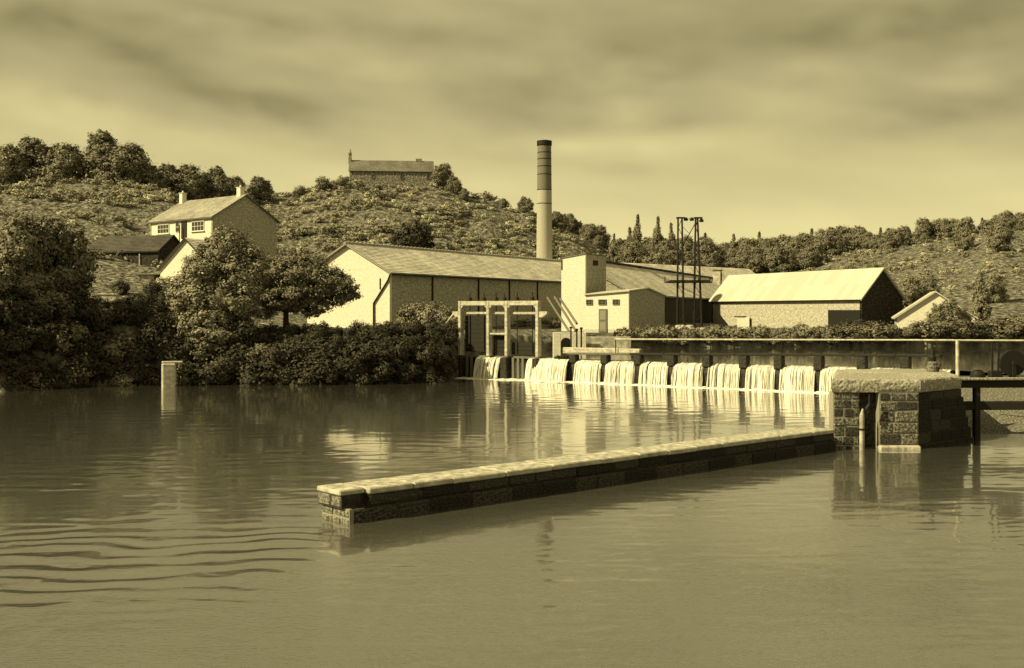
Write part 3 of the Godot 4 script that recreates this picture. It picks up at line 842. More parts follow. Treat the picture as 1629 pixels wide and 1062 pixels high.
	bx(st, Vector3(70, 11.18, -4.2), Vector3(1.6, 0.14, 1.5), 0.03)
	put(st, "vent_cap", M.slate, vent)
	o = thing("rear_shed", "second pale shed roof showing just above the weaving shed ridge", "building", wp(20.2, 0, 168), 0.70, 0.71)
	gabled(o, 36.0, 9.0, 3.0, 8.6, 11.9, M.render, M.render, M.slate_pale, 0.3)
	# ---- barn
	o = thing("barn", "long pale barn with bright metal roof and right gable coloured dark as shade", "building", wp(26.45, 0, 145.8), 0.412, -0.911)
	gabled(o, 28.3, 5.86, 1.9, 6.0, 9.14, M.barn, M.dark_and_shade_wall, M.sheet, 0.32)  # gable colour carries the shade of the end turned from the sun
	st = mk()
	bx(st, Vector3(14.1, 5.72, 0.36), Vector3(28.8, 0.12, 0.12), 0.03)
	put(st, "gutter", M.iron, o)
	st = mk()
	bx(st, Vector3(25.6, 3.35, 0.06), Vector3(5.2, 2.6, 0.14), 0.02)
	put(st, "dark_doorway", M.iron, o)
	for k in 9:
		st = mk()
		bx(st, Vector3(13.0 + k * 1.15, 2.15, 0.13), Vector3(0.55, 0.75, 0.3), 0.06)
		put(st, "footing_stone", M.stone[2], o)
	# ---- white cottage at right
	o = thing("white_cottage", "low white cottage half hidden by dark trees right of the barn", "building", wp(45.4, 0, 108), 0.3, 0.954)
	gabled(o, 8.0, 7.2, 2.0, 3.9, 6.35, M.render, M.white, M.sheet, 0.3)
	# ---- upper house on the slope
	o = thing("hill_house", "cream house with two chimneys on the slope at left", "house", wp(-47.8, 0, 145.6), 0.772, -0.632)
	gabled(o, 13.6, 10.0, 9.0, 16.3, 19.27, M.white, M.render, M.slate, 0.35)
	chimney_stack(o, Vector3(-0.0 + 0.5, 19.6, -4.6), Vector3(0.7, 1.6, 0.7), M.white)
	chimney_stack(o, Vector3(12.6, 19.6, -5.0), Vector3(0.8, 1.5, 0.7), M.white)
	window(o, Vector3(3.0, 15.25, 0.03), X, Z, 2.6, 1.2, 4, 2, M.white)
	window(o, Vector3(10.6, 15.25, 0.03), X, Z, 2.6, 1.25, 4, 2, M.white)
	window(o, Vector3(6.2, 15.35, 0.03), X, Z, 0.9, 1.4, 1, 2, M.white)
	st = mk()
	bx(st, Vector3(7.6, 14.9, 0.03), Vector3(1.2, 2.2, 0.1), 0.02)
	put(st, "door", M.dark_wood, o)
	st = mk()
	bx(st, Vector3(7.3, 14.0, 0.5), Vector3(0.1, 3.0, 0.1), 0.02)
	put(st, "balcony_post", M.dark_wood, o)
	for x in [3.0, 10.6]:
		st = mk()
		bx(st, Vector3(x, 14.58, 0.1), Vector3(2.9, 0.1, 0.22), 0.02)
		put(st, "window_sill", M.white, o)
	# ---- lower gabled house
	o = thing("gable_house", "white gabled outbuilding half hidden behind the leafy bank tree", "house", wp(-29.9, 0, 110.1), 0.5, 0.866)
	gabled(o, 8.5, 7.46, 5.5, 8.86, 11.8, M.cream, M.white, M.slate_pale, 0.25)
	st = mk()
	slab_poly(st, [Vector2(0.3, 8.6), Vector2(0.3, 8.75), Vector2(-3.73, 11.98), Vector2(-3.73, 11.83)], -0.3, -0.26, true)
	slab_poly(st, [Vector2(-7.76, 8.6), Vector2(-7.76, 8.75), Vector2(-3.731, 11.98), Vector2(-3.731, 11.83)], -0.3, -0.26, true)
	put(st, "verge_board", M.dark_wood, o)
	o = thing("dark_roofed_shed", "small shed with dark slate roof and pale verge left of the white gable", "shed", wp(-38.6, 0, 121.5), 0.5, -0.866)
	gabled(o, 7.5, 5.4, 6.0, 9.2, 11.6, M.dark_and_shade_wall, M.dark_and_shade_wall, M.dark_roof, 0.2)
	st = mk()
	slab_poly(st, [Vector2(0.22, 9.05), Vector2(0.22, 9.27), Vector2(-2.7, 11.85), Vector2(-2.7, 11.65)], -0.28, -0.215, true)
	put(st, "verge_board", M.white, o)
	o = thing("lean_to", "small flat-roofed cream lean-to at the foot of the white gable", "shed", wp(-39.6, 0, 116.5), 0.97, -0.22)
	st = mk()
	bx(st, Vector3(0.95, 7.4, -0.8), Vector3(1.9, 1.9, 1.6), 0.02)
	put(st, "wall", M.cream, o)
	st = mk()
	bx(st, Vector3(1.3, 8.42, -0.7), Vector3(3.0, 0.13, 2.2), 0.02)
	put(st, "roof", M.slate, o)
	o = thing("timber_shed", "long black timber shed on the slope left of the houses", "shed", wp(-51.0, 0, 132), 0.93, -0.36)
	gabled(o, 10.5, 5.0, 8.0, 11.6, 13.4, M.dark_and_shade_wall, M.dark_and_shade_wall, M.dark_roof, 0.3)
	st = mk()
	bx(st, Vector3(7.9, 10.4, 0.08), Vector3(0.16, 1.7, 0.14), 0.02)
	put(st, "door_post", M.cream, o)
	# ---- low white wall pieces on the left slope
	o = thing("low_wall", "short pale wall on the dark slope below the timber shed", "wall", wp(-35.8, 0, 95), 1.0, 0.05)
	st = mk()
	bx(st, Vector3(0.85, ground(-35, 95) + 0.35, 0), Vector3(1.7, 0.7, 0.3), 0.04)
	put(st, "wall_body", M.cream, o)
	st = mk()
	bx(st, Vector3(0.85, ground(-35, 95) + 0.76, 0), Vector3(1.9, 0.1, 0.42), 0.03)
	put(st, "wall_cap", M.coping, o)
	# ---- chapel on the hill
	o = thing("chapel", "stone chapel with bell gable on the hilltop", "chapel", wp(-31.0, 0, 210), 0.995, 0.1)
	gabled(o, 15.9, 6.0, 26.8, 31.3, 33.6, M.chapel_stone, M.chapel_stone, M.chapel_roof, 0.2)
	st = mk()
	bx(st, Vector3(-0.02, 33.6, -3.0), Vector3(0.6, 1.2, 1.3), 0.03)
	bx(st, Vector3(-0.02, 34.5, -3.5), Vector3(0.5, 0.7, 0.28), 0.03)
	bx(st, Vector3(-0.02, 34.5, -2.5), Vector3(0.5, 0.7, 0.28), 0.03)
	bx(st, Vector3(-0.02, 34.95, -3.0), Vector3(0.6, 0.24, 1.4), 0.04)
	var bell := put(st, "bell_gable", M.chapel_stone, o)
	st = mk()
	lathe(st, Vector3(-0.02, 34.3, -3.0), [[0.26, 0.0], [0.2, 0.12], [0.14, 0.4], [0.0, 0.5]], 12)
	put(st, "bell", M.iron, bell)
	st = mk()
	lathe(st, Vector3(-0.02, 35.05, -3.0), [[0.3, 0.0], [0.08, 0.8], [0.0, 0.85]], 6)
	put(st, "spirelet", M.chapel_stone, bell)
	for a in [[4.4, 0.5, 0.9], [9.9, 0.6, 1.2], [15.0, 0.8, 1.0]]:
		window(o, Vector3(a[0], 30.4, 0.03), X, Z, a[1], a[2], 1, 1, M.chapel_stone)
	st = mk()
	bx(st, Vector3(13.2, 33.85, -3.0), Vector3(1.2, 0.7, 0.7), 0.05)
	put(st, "roof_turret", M.chapel_stone, o)

# ------------------------------------------------------------------ weir and sluice (local x = s along the weir, +z downstream)
func weir() -> void:
	var st: SurfaceTool
	var o := thing("weir", "long low weir with dark stub piers under its footway", "weir", wp(-3.2, 0, 75), 0.826, -0.565)
	st = mk()
	slab_poly(st, [Vector2(-0.7, -1.5), Vector2(-0.7, 1.36), Vector2(-0.1, 1.22), Vector2(0.08, 1.16), Vector2(0.12, 0.9), Vector2(0.16, -1.5)], 3.0, 31.5, true)
	put(st, "crest_wall", M.wet_and_shade_stone, o)
	var piers := [8.6, 10.9, 13.24, 15.5, 17.8, 20.1, 22.2, 24.5, 26.9, 29.2]
	var deck := func(s: float) -> float: return lerpf(1.74, 2.12, clampf((s - 8.0) / 22.0, 0.0, 1.0))
	for s in piers:
		st = mk()
		var top: float = deck.call(s) - 0.02
		bx(st, Vector3(s, (top + 1.2) * 0.5, -0.12), Vector3(0.5, top - 1.2, 0.55), 0.05)
		put(st, "pier", M.wet_and_shade_stone, o)
	var k := 0
	var s0 := 8.2
	while s0 < 31.0:
		var s1 := minf(s0 + 2.28, 31.2)
		st = mk()
		var y0: float = deck.call(s0)
		var y1: float = deck.call(s1)
		var ang := atan2(y1 - y0, s1 - s0)
		bx(st, Vector3((s0 + s1) * 0.5, (y0 + y1) * 0.5 + 0.05, -0.25), Vector3(s1 - s0 - 0.02, 0.12, 0.75), 0.02, Basis(Vector3.BACK, ang))
		put(st, "deck_plank", M.dark_wood if k > 1 else M.grey_wood, o)
		s0 += 2.28
		k += 1
	# concrete sill that shows pale at the left end
	st = mk()
	bx(st, Vector3(10.2, 1.96, -0.9), Vector3(5.6, 0.42, 0.5), 0.04)
	put(st, "pale_sill", M.concrete, o)
	# railing along the footway
	o = thing("footway_railing", "pale pipe handrail on thin posts along the weir footway", "railing", wp(-3.2, 0, 75), 0.826, -0.565)
	st = mk()
	tube(st, Vector3(11.3, 2.75, -0.5), Vector3(31.5, 2.99, -0.5), 0.055, 0.05, 8)
	put(st, "handrail", M.concrete, o)
	for s in [11.4, 13.24, 15.5, 17.8, 20.1, 22.2, 24.5, 26.9, 29.2]:
		st = mk()
		tube(st, Vector3(s, deck.call(s), -0.5), Vector3(s, 2.75 + (s - 11.3) * 0.0119, -0.5), 0.028, 0.028, 6)
		put(st, "post", M.iron, o)
	falls(piers)
	# ---- sluice gate frame
	o = thing("sluice_gateway", "white concrete sluice frame of four posts at the weir's left end", "sluice", wp(-3.2, 0, 75), 0.826, -0.565)
	var posts := [-0.34, 2.03, 3.52, 5.96]
	for s in posts:
		st = mk()
		bx(st, Vector3(s, 3.35, 0), Vector3(0.23, 3.7, 0.42), 0.03)
		put(st, "post", M.concrete, o)
	for e in [[-0.34, 2.03], [2.03, 3.52], [3.52, 5.96]]:
		var a: float = e[0] + 0.118
		var b: float = e[1] - 0.118
		st = mk()
		bx(st, Vector3((a + b) * 0.5, 5.04, 0), Vector3(b - a, 0.3, 0.4), 0.02)
		slab_poly(st, [Vector2(a, 4.89), Vector2(a + 0.2, 4.89), Vector2(a, 4.7)], -0.17, 0.17, false)
		slab_poly(st, [Vector2(b, 4.89), Vector2(b - 0.2, 4.89), Vector2(b, 4.7)], -0.17, 0.17, false)
		put(st, "top_beam", M.concrete, o)
		st = mk()
		bx(st, Vector3((a + b) * 0.5, 4.38, -0.25), Vector3(b - a - 0.05, 0.16, 0.2), 0.02)
		put(st, "middle_beam", M.concrete, o)
	for e in [[-0.455, -1.0], [6.075, 0.62]]:
		st = mk()
		var dir: float = signf(e[1])
		slab_poly(st, [Vector2(e[0], 4.5), Vector2(e[0] + e[1], 4.5), Vector2(e[0] + e[1], 4.36), Vector2(e[0] + dir * 0.3, 4.12), Vector2(e[0], 4.12)] if dir > 0 else [Vector2(e[0], 4.5), Vector2(e[0] - 0.5, 4.5), Vector2(e[0] - 0.5, 4.36), Vector2(e[0] - 0.3, 4.12), Vector2(e[0], 4.12)], -0.15, 0.15, false)
		put(st, "bracket", M.concrete, o)
	st = mk()
	tube(st, Vector3(-0.9, 4.4, 0), Vector3(-2.35, 2.92, 0), 0.07, 0.07, 6)
	put(st, "strut", M.concrete, o)
	st = mk()
	bx(st, Vector3(-1.75, 2.9, -0.1), Vector3(2.6, 0.1, 0.3), 0.02)
	put(st, "landing", M.concrete, o)
	st = mk()
	bx(st, Vector3(2.775, 3.0, 0.02), Vector3(1.24, 0.12, 0.25), 0.02)
	put(st, "cross_beam", M.concrete, o)
	# ---- gates, each lifted by two rods
	for e in [[0.84, 2.1, 1.75, 4.2, "large dark gate raised in the left bay of the sluice frame"], [2.775, 1.22, 1.5, 2.92, "small dark gate low in the middle bay of the sluice frame"], [4.74, 2.16, 1.62, 2.45, "dark gate low in the right bay of the sluice frame"]]:
		var g := thing("sluice_gate", e[4], "gate", wp(-3.2, 0, 75), 0.826, -0.565, "gates of the sluice frame")
		var n := int(round((e[3] - e[2]) / 0.3))
		for q in n:
			st = mk()
			var h: float = (e[3] - e[2]) / n
			bx(st, Vector3(e[0], e[2] + (q + 0.5) * h, -0.32), Vector3(e[1], h - 0.015, 0.1), 0.015)
			put(st, "plank", M.dark_wood, g)
		for sx in [-0.28, 0.28]:
			st = mk()
			tube(st, Vector3(e[0] + sx * e[1], e[2] + 0.1, -0.23), Vector3(e[0] + sx * e[1], 5.75, -0.23), 0.03, 0.03, 6)
			put(st, "lifting_rod", M.iron, g)
			st = mk()
			bx(st, Vector3(e[0] + sx * e[1], 5.32, -0.23), Vector3(0.2, 0.24, 0.24), 0.03)
			put(st, "rack_box", M.iron, g)
	# ---- foot of the sluice: sill, stop boards, masonry
	o = thing("sluice_sill", "overgrown stone sill carrying the sluice posts", "sill", wp(-3.2, 0, 75), 0.826, -0.565)
	for e in [[-0.34, 0.7], [3.5, 0.55], [5.96, 0.4]]:
		st = mk()
		bx(st, Vector3(e[0], 0.45, 0.05), Vector3(e[1], 2.0, 0.9), 0.05)
		put(st, "pier", M.wet_and_shade_stone, o)
	st = mk()
	bx(st, Vector3(2.8, 1.44, -0.35), Vector3(6.9, 0.16, 0.4), 0.03)
	put(st, "sill_beam", M.grey_wood, o)
	for x in [0.25, 0.62, 4.05, 4.45, 4.82]:
		st = mk()
		bx(st, Vector3(x, 0.55, 0.1), Vector3(0.2, 1.8, 0.12), 0.02)
		put(st, "stop_board", M.grey_wood, o)
	st = mk()
	bx(st, Vector3(2.8, 0.3, -0.6), Vector3(6.6, 2.2, 0.2), 0.02)
	put(st, "back_wall", M.wet_and_shade_stone, o)
	# round stone post by the sluice
	o = thing("mooring_post", "squat round stone post left of the sluice at the water", "post", wp(-4.05, 0, 74.4))
	st = mk()
	lathe(st, Vector3.ZERO, [[0.34, -1.0], [0.33, 0.9], [0.38, 0.95], [0.38, 1.2], [0.3, 1.28], [0.0, 1.3]], 16)
	put(st, "post_body", M.stone[0], o)
	o = thing("sluice_wing_wall", "dark stone wing wall between the thicket and the sluice", "wall", wp(-6.5, 0, 75.2), 1.0, 0.0)
	stone_wall(o, Vector3(0, 0, 0), Vector3(2.9, 0, 0), Vector3.BACK, [-0.4, 0.1, 0.55, 1.0, 1.5], 0.35, 8, [0, 3, 3])
	# ---- quay wall with arch, fence, timbers
	o = thing("quay_wall", "low white quay wall with a small arched opening", "wall", wp(3.2, 0, 86), 1.0, 0.0)
	for e in [[0.0, 0.62], [1.42, 2.6]]:
		st = mk()
		bx(st, Vector3((e[0] + e[1]) * 0.5, 2.0, -0.2), Vector3(e[1] - e[0], 1.7, 0.4), 0.03)
		put(st, "wall_body", M.white, o)
	st = mk()
	var arch := [Vector2(0.62, 2.85), Vector2(1.42, 2.85)]
	for q in 7:
		var t := PI * q / 6.0
		arch.append(Vector2(1.02 + cos(t) * 0.4, 2.1 + sin(t) * 0.35))
	for q in 6:
		var a: Vector2 = arch[2 + q]
		var b: Vector2 = arch[3 + q]
		slab_poly(st, [a, b, Vector2(b.x, 2.85), Vector2(a.x, 2.85)], -0.4, 0.0, false)
	put(st, "arch", M.white, o)
	st = mk()
	bx(st, Vector3(1.02, 1.8, -0.9), Vector3(1.0, 1.6, 0.1), 0.0)
	put(st, "culvert_back", M.iron, o)
	st = mk()
	bx(st, Vector3(4.0, 1.9, -1.0), Vector3(4.4, 1.2, 0.4), 0.03)
	put(st, "long_wall", M.cream, o)
	for e in [[3.05, 95.0, 5.7, 4.9, 87.0, 2.3, "longest leaning timber against the white tower"], [3.7, 95.5, 5.75, 5.15, 88.5, 2.9, "second leaning timber against the white tower"], [4.2, 96.0, 5.6, 5.3, 90.0, 3.5, "short upper leaning timber by the white tower"]]:
		o = thing("leaning_timber", e[6], "timber", wp(e[0], e[2], e[1]), 1, 0, "timbers leaning by the white tower")
		st = mk()
		tube(st, Vector3.ZERO, wp(e[3], e[5], e[4]) - wp(e[0], e[2], e[1]), 0.1, 0.1, 8)
		put(st, "pole", M.grey_wood, o)
	for a in [[4.55, 1.75], [5.0, 1.6], [5.35, 1.7]]:
		o = thing("quay_post", "thin dark post on the quay between sluice and engine house", "post", wp(a[0], 1.7, 85), 1, 0, "thin posts on the quay")
		st = mk()
		tube(st, Vector3.ZERO, Vector3(0, a[1] - 0.2, 0), 0.07, 0.06, 7)
		put(st, "shaft", M.dark_wood, o)
		st = mk()
		bx(st, Vector3(0, a[1] - 0.2, 0), Vector3(0.24, 0.14, 0.2), 0.03)
		put(st, "head", M.dark_wood, o)
	o = thing("picket_fence", "thin grey picket fence in front of the engine house", "fence", wp(5.3, 1.9, 94), 0.94, -0.02)
	for q in 26:
		st = mk()
		bx(st, Vector3(q * 0.17, 0.5, 0), Vector3(0.05, 1.15 + 0.05 * sin(q * 2.3), 0.03), 0.005)
		put(st, "picket", M.grey_wood, o)
	st = mk()
	bx(st, Vector3(2.12, 0.75, -0.04), Vector3(4.4, 0.06, 0.04), 0.005)
	put(st, "rail", M.grey_wood, o)
	o = thing("tarred_crate", "small black crate at the corner of the engine house", "crate", wp(9.0, 1.95, 92.5))
	st = mk()
	bx(st, Vector3(0, 0.55, 0), Vector3(0.9, 0.5, 0.6), 0.03)
	put(st, "box", M.iron, o)
	st = mk()
	bx(st, Vector3(0, 0.15, 0), Vector3(0.7, 0.4, 0.5), 0.03)
	put(st, "stand", M.iron, o)
	for a in [[890, 71.3, 0.3], [899, 70.9, 0.38]]:
		o = thing("weed_clump", "dark clump of weed caught on the weir crest by the main fall", "weed", wp((a[0] - 814.5) * a[1] / 1750.0, 1.3, a[1]), 1, 0, "weed caught on the weir")
		st = mk()
		leaf_crown(st, int(a[0]), Vector3(0, 0.1, 0), Vector3(a[2] * 1.2, a[2] * 0.7, a[2]), 26, 24, 0.09, Vector3(0.03, 0.026, 0.013), 0.45, 0.2)
		put(st, "weed", M.leaf, o)

func falls(piers: Array) -> void:
	var o := Node3D.new()
	o.name = "falling_water"
	add_child(o)
	o.set_meta("kind", "structure")
	var u := Vector3(0.826, 0, 0.565).normalized()
	o.transform = Transform3D(Basis(u, Vector3.UP, u.cross(Vector3.UP)), wp(-3.2, 0, 75))
	rng.seed = 91
	# [from, to, cover, brightness shift]
	var bays := [[1.15, 3.1, 0.75, 0.25], [5.35, 8.35, 1.0, -0.5]]
	for k in piers.size():
		var e: float = piers[k + 1] - 0.26 if k < piers.size() - 1 else 31.3
		bays.append([piers[k] + 0.2, e + 0.1, [0.97, 0.86, 0.86, 0.84, 0.6, 0.66, 0.8, 0.9, 0.9, 0.9][k], [-0.2, 0.15, 0.1, 0.15, 0.35, 0.35, 0.15, 0.1, 0.1, 0.1][k]])
	for b in bays:
		var sts := [mk(), mk(), mk()]
		var s: float = b[0]
		while s < b[1]:
			var w := rng.randf_range(0.03, 0.085)
			if rng.randf() < b[2]:
				var m := clampi(int(floor(rng.randf() * 2.2 + b[3] - 0.1)), 0, 2)
				strand(sts[m], s, w * 1.08, b[0] < 8.4)
				if rng.randf() < 0.7: strand(sts[mini(m + 1, 2)], s + rng.randf_range(-0.03, 0.03), w * 1.3, b[0] < 8.4, -0.04)
			s += w
		sheet_of_water(sts[2], b[0], b[1], b[0] < 8.4)
		for q in 3:
			if sts[q].get_primitive_type() == Mesh.PRIMITIVE_TRIANGLES:
				var mi: MeshInstance3D = put(sts[q], ["white_water", "pale_water", "thin_water"][q], M.fall[q], o)
				mi.set_meta("kind", "stuff")
	# foam where it meets the pool
	var st := mk()
	var x := -0.2
	var z0 := 0.0
	while x < 31.0:
		var w := rng.randf_range(0.08, 0.22)
		var far := rng.randf_range(0.5, 0.8)
		if x < 8.4: far = rng.randf_range(0.7, 1.7)
		var h := rng.randf_range(0.03, 0.11)
		var a := 0.2
		var z1 := lerpf(z0, far, 0.6)
		quad(st, Vector3(x, h, a), Vector3(x + w, h, a), Vector3(x + w, 0.02, z1 + 0.1), Vector3(x, 0.02, z0 + 0.1), Vector3.UP)
		quad(st, Vector3(x, 0.02, z0 + 0.1), Vector3(x + w, 0.02, z1 + 0.1), Vector3(x + w, -0.06, z1 + 0.12), Vector3(x, -0.06, z0 + 0.12), Vector3.BACK)
		z0 = z1
		x += w
	var f := put(st, "foam", M.foam, o)
	f.set_meta("kind", "stuff")

# the thin continuous sheet behind the strands of a bay
func sheet_of_water(st: SurfaceTool, s0: float, s1: float, big: bool) -> void:
	var prof := [[-0.62, 1.42], [-0.22, 1.38], [0.03, 1.26], [0.13, 1.08], [0.18, 0.85], [0.22, 0.5], [0.25, 0.2], [0.28, -0.05]]
	if big: prof = [[-0.5, 1.44], [0.08, 1.4], [0.25, 1.28], [0.34, 1.05], [0.42, 0.75], [0.48, 0.4], [0.52, 0.15], [0.56, -0.05]]
	var n := int((s1 - s0) / 0.07)
	var prev := []
	for i in n + 1:
		var cur := []
		var j := rng.randf_range(-0.03, 0.03)
		for k in prof.size():
			cur.append(Vector3(lerpf(s0, s1, float(i) / n), prof[k][1], prof[k][0] + j * k / 4.0 + rng.randf_range(-0.008, 0.008)))
		if prev and rng.randf() < 0.88:
			for k in prof.size() - 1: quad(st, prev[k], cur[k], cur[k + 1], prev[k + 1], Vector3(0, 0.5, 1))
		prev = cur

func strand(st: SurfaceTool, s: float, w: float, big: bool, dz := 0.0) -> void:
	var prof := [[-0.62, 1.44], [-0.25, 1.40], [0.04, 1.28], [0.16, 1.1], [0.24, 0.85], [0.31, 0.5], [0.36, 0.2], [0.39, -0.05]]
	if big: prof = [[-0.5, 1.46], [0.1, 1.42], [0.3, 1.3], [0.42, 1.05], [0.52, 0.75], [0.6, 0.4], [0.66, 0.15], [0.72, -0.05]]
	var jx := rng.randf_range(-0.04, 0.04)
	var jz := rng.randf_range(-0.035, 0.035) + dz
	var cut := 0 if rng.randf() < 0.8 else 2
	var prev := []
	for k in range(cut, prof.size()):
		var t := float(k) / prof.size()
		var c := Vector3(s + jx * t + rng.randf_range(-0.012, 0.012), prof[k][1] + rng.randf_range(-0.02, 0.02), prof[k][0] + jz * t * 2.0)
		var ww := w * rng.randf_range(0.8, 1.25)
		var cur := [c - Vector3(ww * 0.5, 0, rng.randf_range(-0.02, 0.03)), c + Vector3(0, 0, 0.02), c + Vector3(ww * 0.5, 0, -rng.randf_range(-0.02, 0.03))]
		if prev:
			for q in 2: quad(st, prev[q], prev[q + 1], cur[q + 1], cur[q], Vector3(0, 0.5, 1))
		prev = cur

# courses of separate stone blocks along a..b facing out; ys are course heights
func stone_wall(o: Node3D, a: Vector3, b: Vector3, out: Vector3, ys: Array, thick: float, sd: int, tones: Array, batter := 0.0, wmin := 0.35, wmax := 0.8, core_mat: Material = null) -> void:
	var g := RandomNumberGenerator.new()
	g.seed = sd
	var dir := (b - a).normalized()
	var bs := Basis(dir, Vector3.UP, out)
	var core := mk()
	var full := a.distance_to(b)
	for k in ys.size() - 1:
		var h: float = ys[k + 1] - ys[k]
		var run: float = full + batter * (ys[-1] - (ys[k] + ys[k + 1]) * 0.5)
		bx(core, a + dir * run * 0.5 + Vector3.UP * (ys[k] + h * 0.5) - out * (thick * 0.5 + 0.018), Vector3(run, h, thick - 0.02), 0.0, bs)
		var s := 0.0
		while s < run - 0.02:
			var w := g.randf_range(wmin, wmax)
			if run - s - w < wmin * 0.7: w = run - s
			var mesh := mk()
			bx(mesh, Vector3.ZERO, Vector3(w - 0.04, h - 0.04, thick * 0.55), 0.025)
			var tilt := Basis(Vector3.UP, g.randf_range(-0.03, 0.03)) * Basis(Vector3.RIGHT, g.randf_range(-0.03, 0.03))
			var mi := MeshInstance3D.new()
			mi.mesh = mesh.commit()
			mi.name = "stone"
			mi.material_override = M.stone[tones[g.randi() % tones.size()]]
			o.add_child(mi, true)
			mi.transform = Transform3D(bs * tilt, a + dir * (s + w * 0.5) + Vector3.UP * (ys[k] + h * 0.5) - out * (thick * 0.275 + g.randf_range(-0.012, 0.015)))
			s += w
	put(core, "mortar_core", core_mat if core_mat else (M.mortar if tones.has(1) else M.wet_and_shade_stone), o)

func groyne() -> void:
	var o := thing("groyne", "long low stone groyne with pale top running across the pool", "groyne", wp(-3.55, 0, 23.3), 0.747, 0.665)
	# local x along the groyne, +z = right-front (side whose shade is put into dark stone tones)
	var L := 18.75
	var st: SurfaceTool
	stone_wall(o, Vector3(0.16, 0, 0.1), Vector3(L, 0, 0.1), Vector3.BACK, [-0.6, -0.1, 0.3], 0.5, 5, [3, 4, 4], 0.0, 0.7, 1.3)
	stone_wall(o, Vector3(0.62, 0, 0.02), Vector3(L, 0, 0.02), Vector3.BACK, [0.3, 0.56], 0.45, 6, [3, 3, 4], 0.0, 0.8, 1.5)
	st = mk()
	bx(st, Vector3(L * 0.5 + 0.2, -0.02, -0.55), Vector3(L - 0.3, 1.13, 0.8), 0.0)
	put(st, "rubble_core", M.wet_and_shade_stone, o)
	# end face turned to the left, built of rough blocks
	stone_wall(o, Vector3(0.05, 0, -1.0), Vector3(0.05, 0, 0.08), Vector3.LEFT, [-0.6, -0.15, 0.1, 0.3], 0.4, 9, [1, 2, 2], 0.0, 0.3, 0.6)
	stone_wall(o, Vector3(-0.03, 0, -1.02), Vector3(-0.03, 0, -0.1), Vector3.LEFT, [0.3, 0.58], 0.5, 10, [2, 2, 1], 0.0, 0.3, 0.6, M.wet_and_shade_stone)  # dark core puts the shade of the notch into its colour
	# top slabs
	var g := RandomNumberGenerator.new()
	g.seed = 44
	var s := -0.05
	while s < L:
		var w := g.randf_range(1.1, 1.9)
		if L - s - w < 0.8: w = L - s
		st = mk()
		var narrow := s < 0.0
		if narrow:
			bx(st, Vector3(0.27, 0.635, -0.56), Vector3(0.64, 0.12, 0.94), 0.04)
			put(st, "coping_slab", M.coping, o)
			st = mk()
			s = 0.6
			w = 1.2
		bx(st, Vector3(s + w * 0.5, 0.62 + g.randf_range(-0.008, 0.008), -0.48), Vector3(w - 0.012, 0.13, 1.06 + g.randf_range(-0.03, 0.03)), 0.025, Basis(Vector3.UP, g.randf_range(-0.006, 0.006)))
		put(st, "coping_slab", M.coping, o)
		s += w

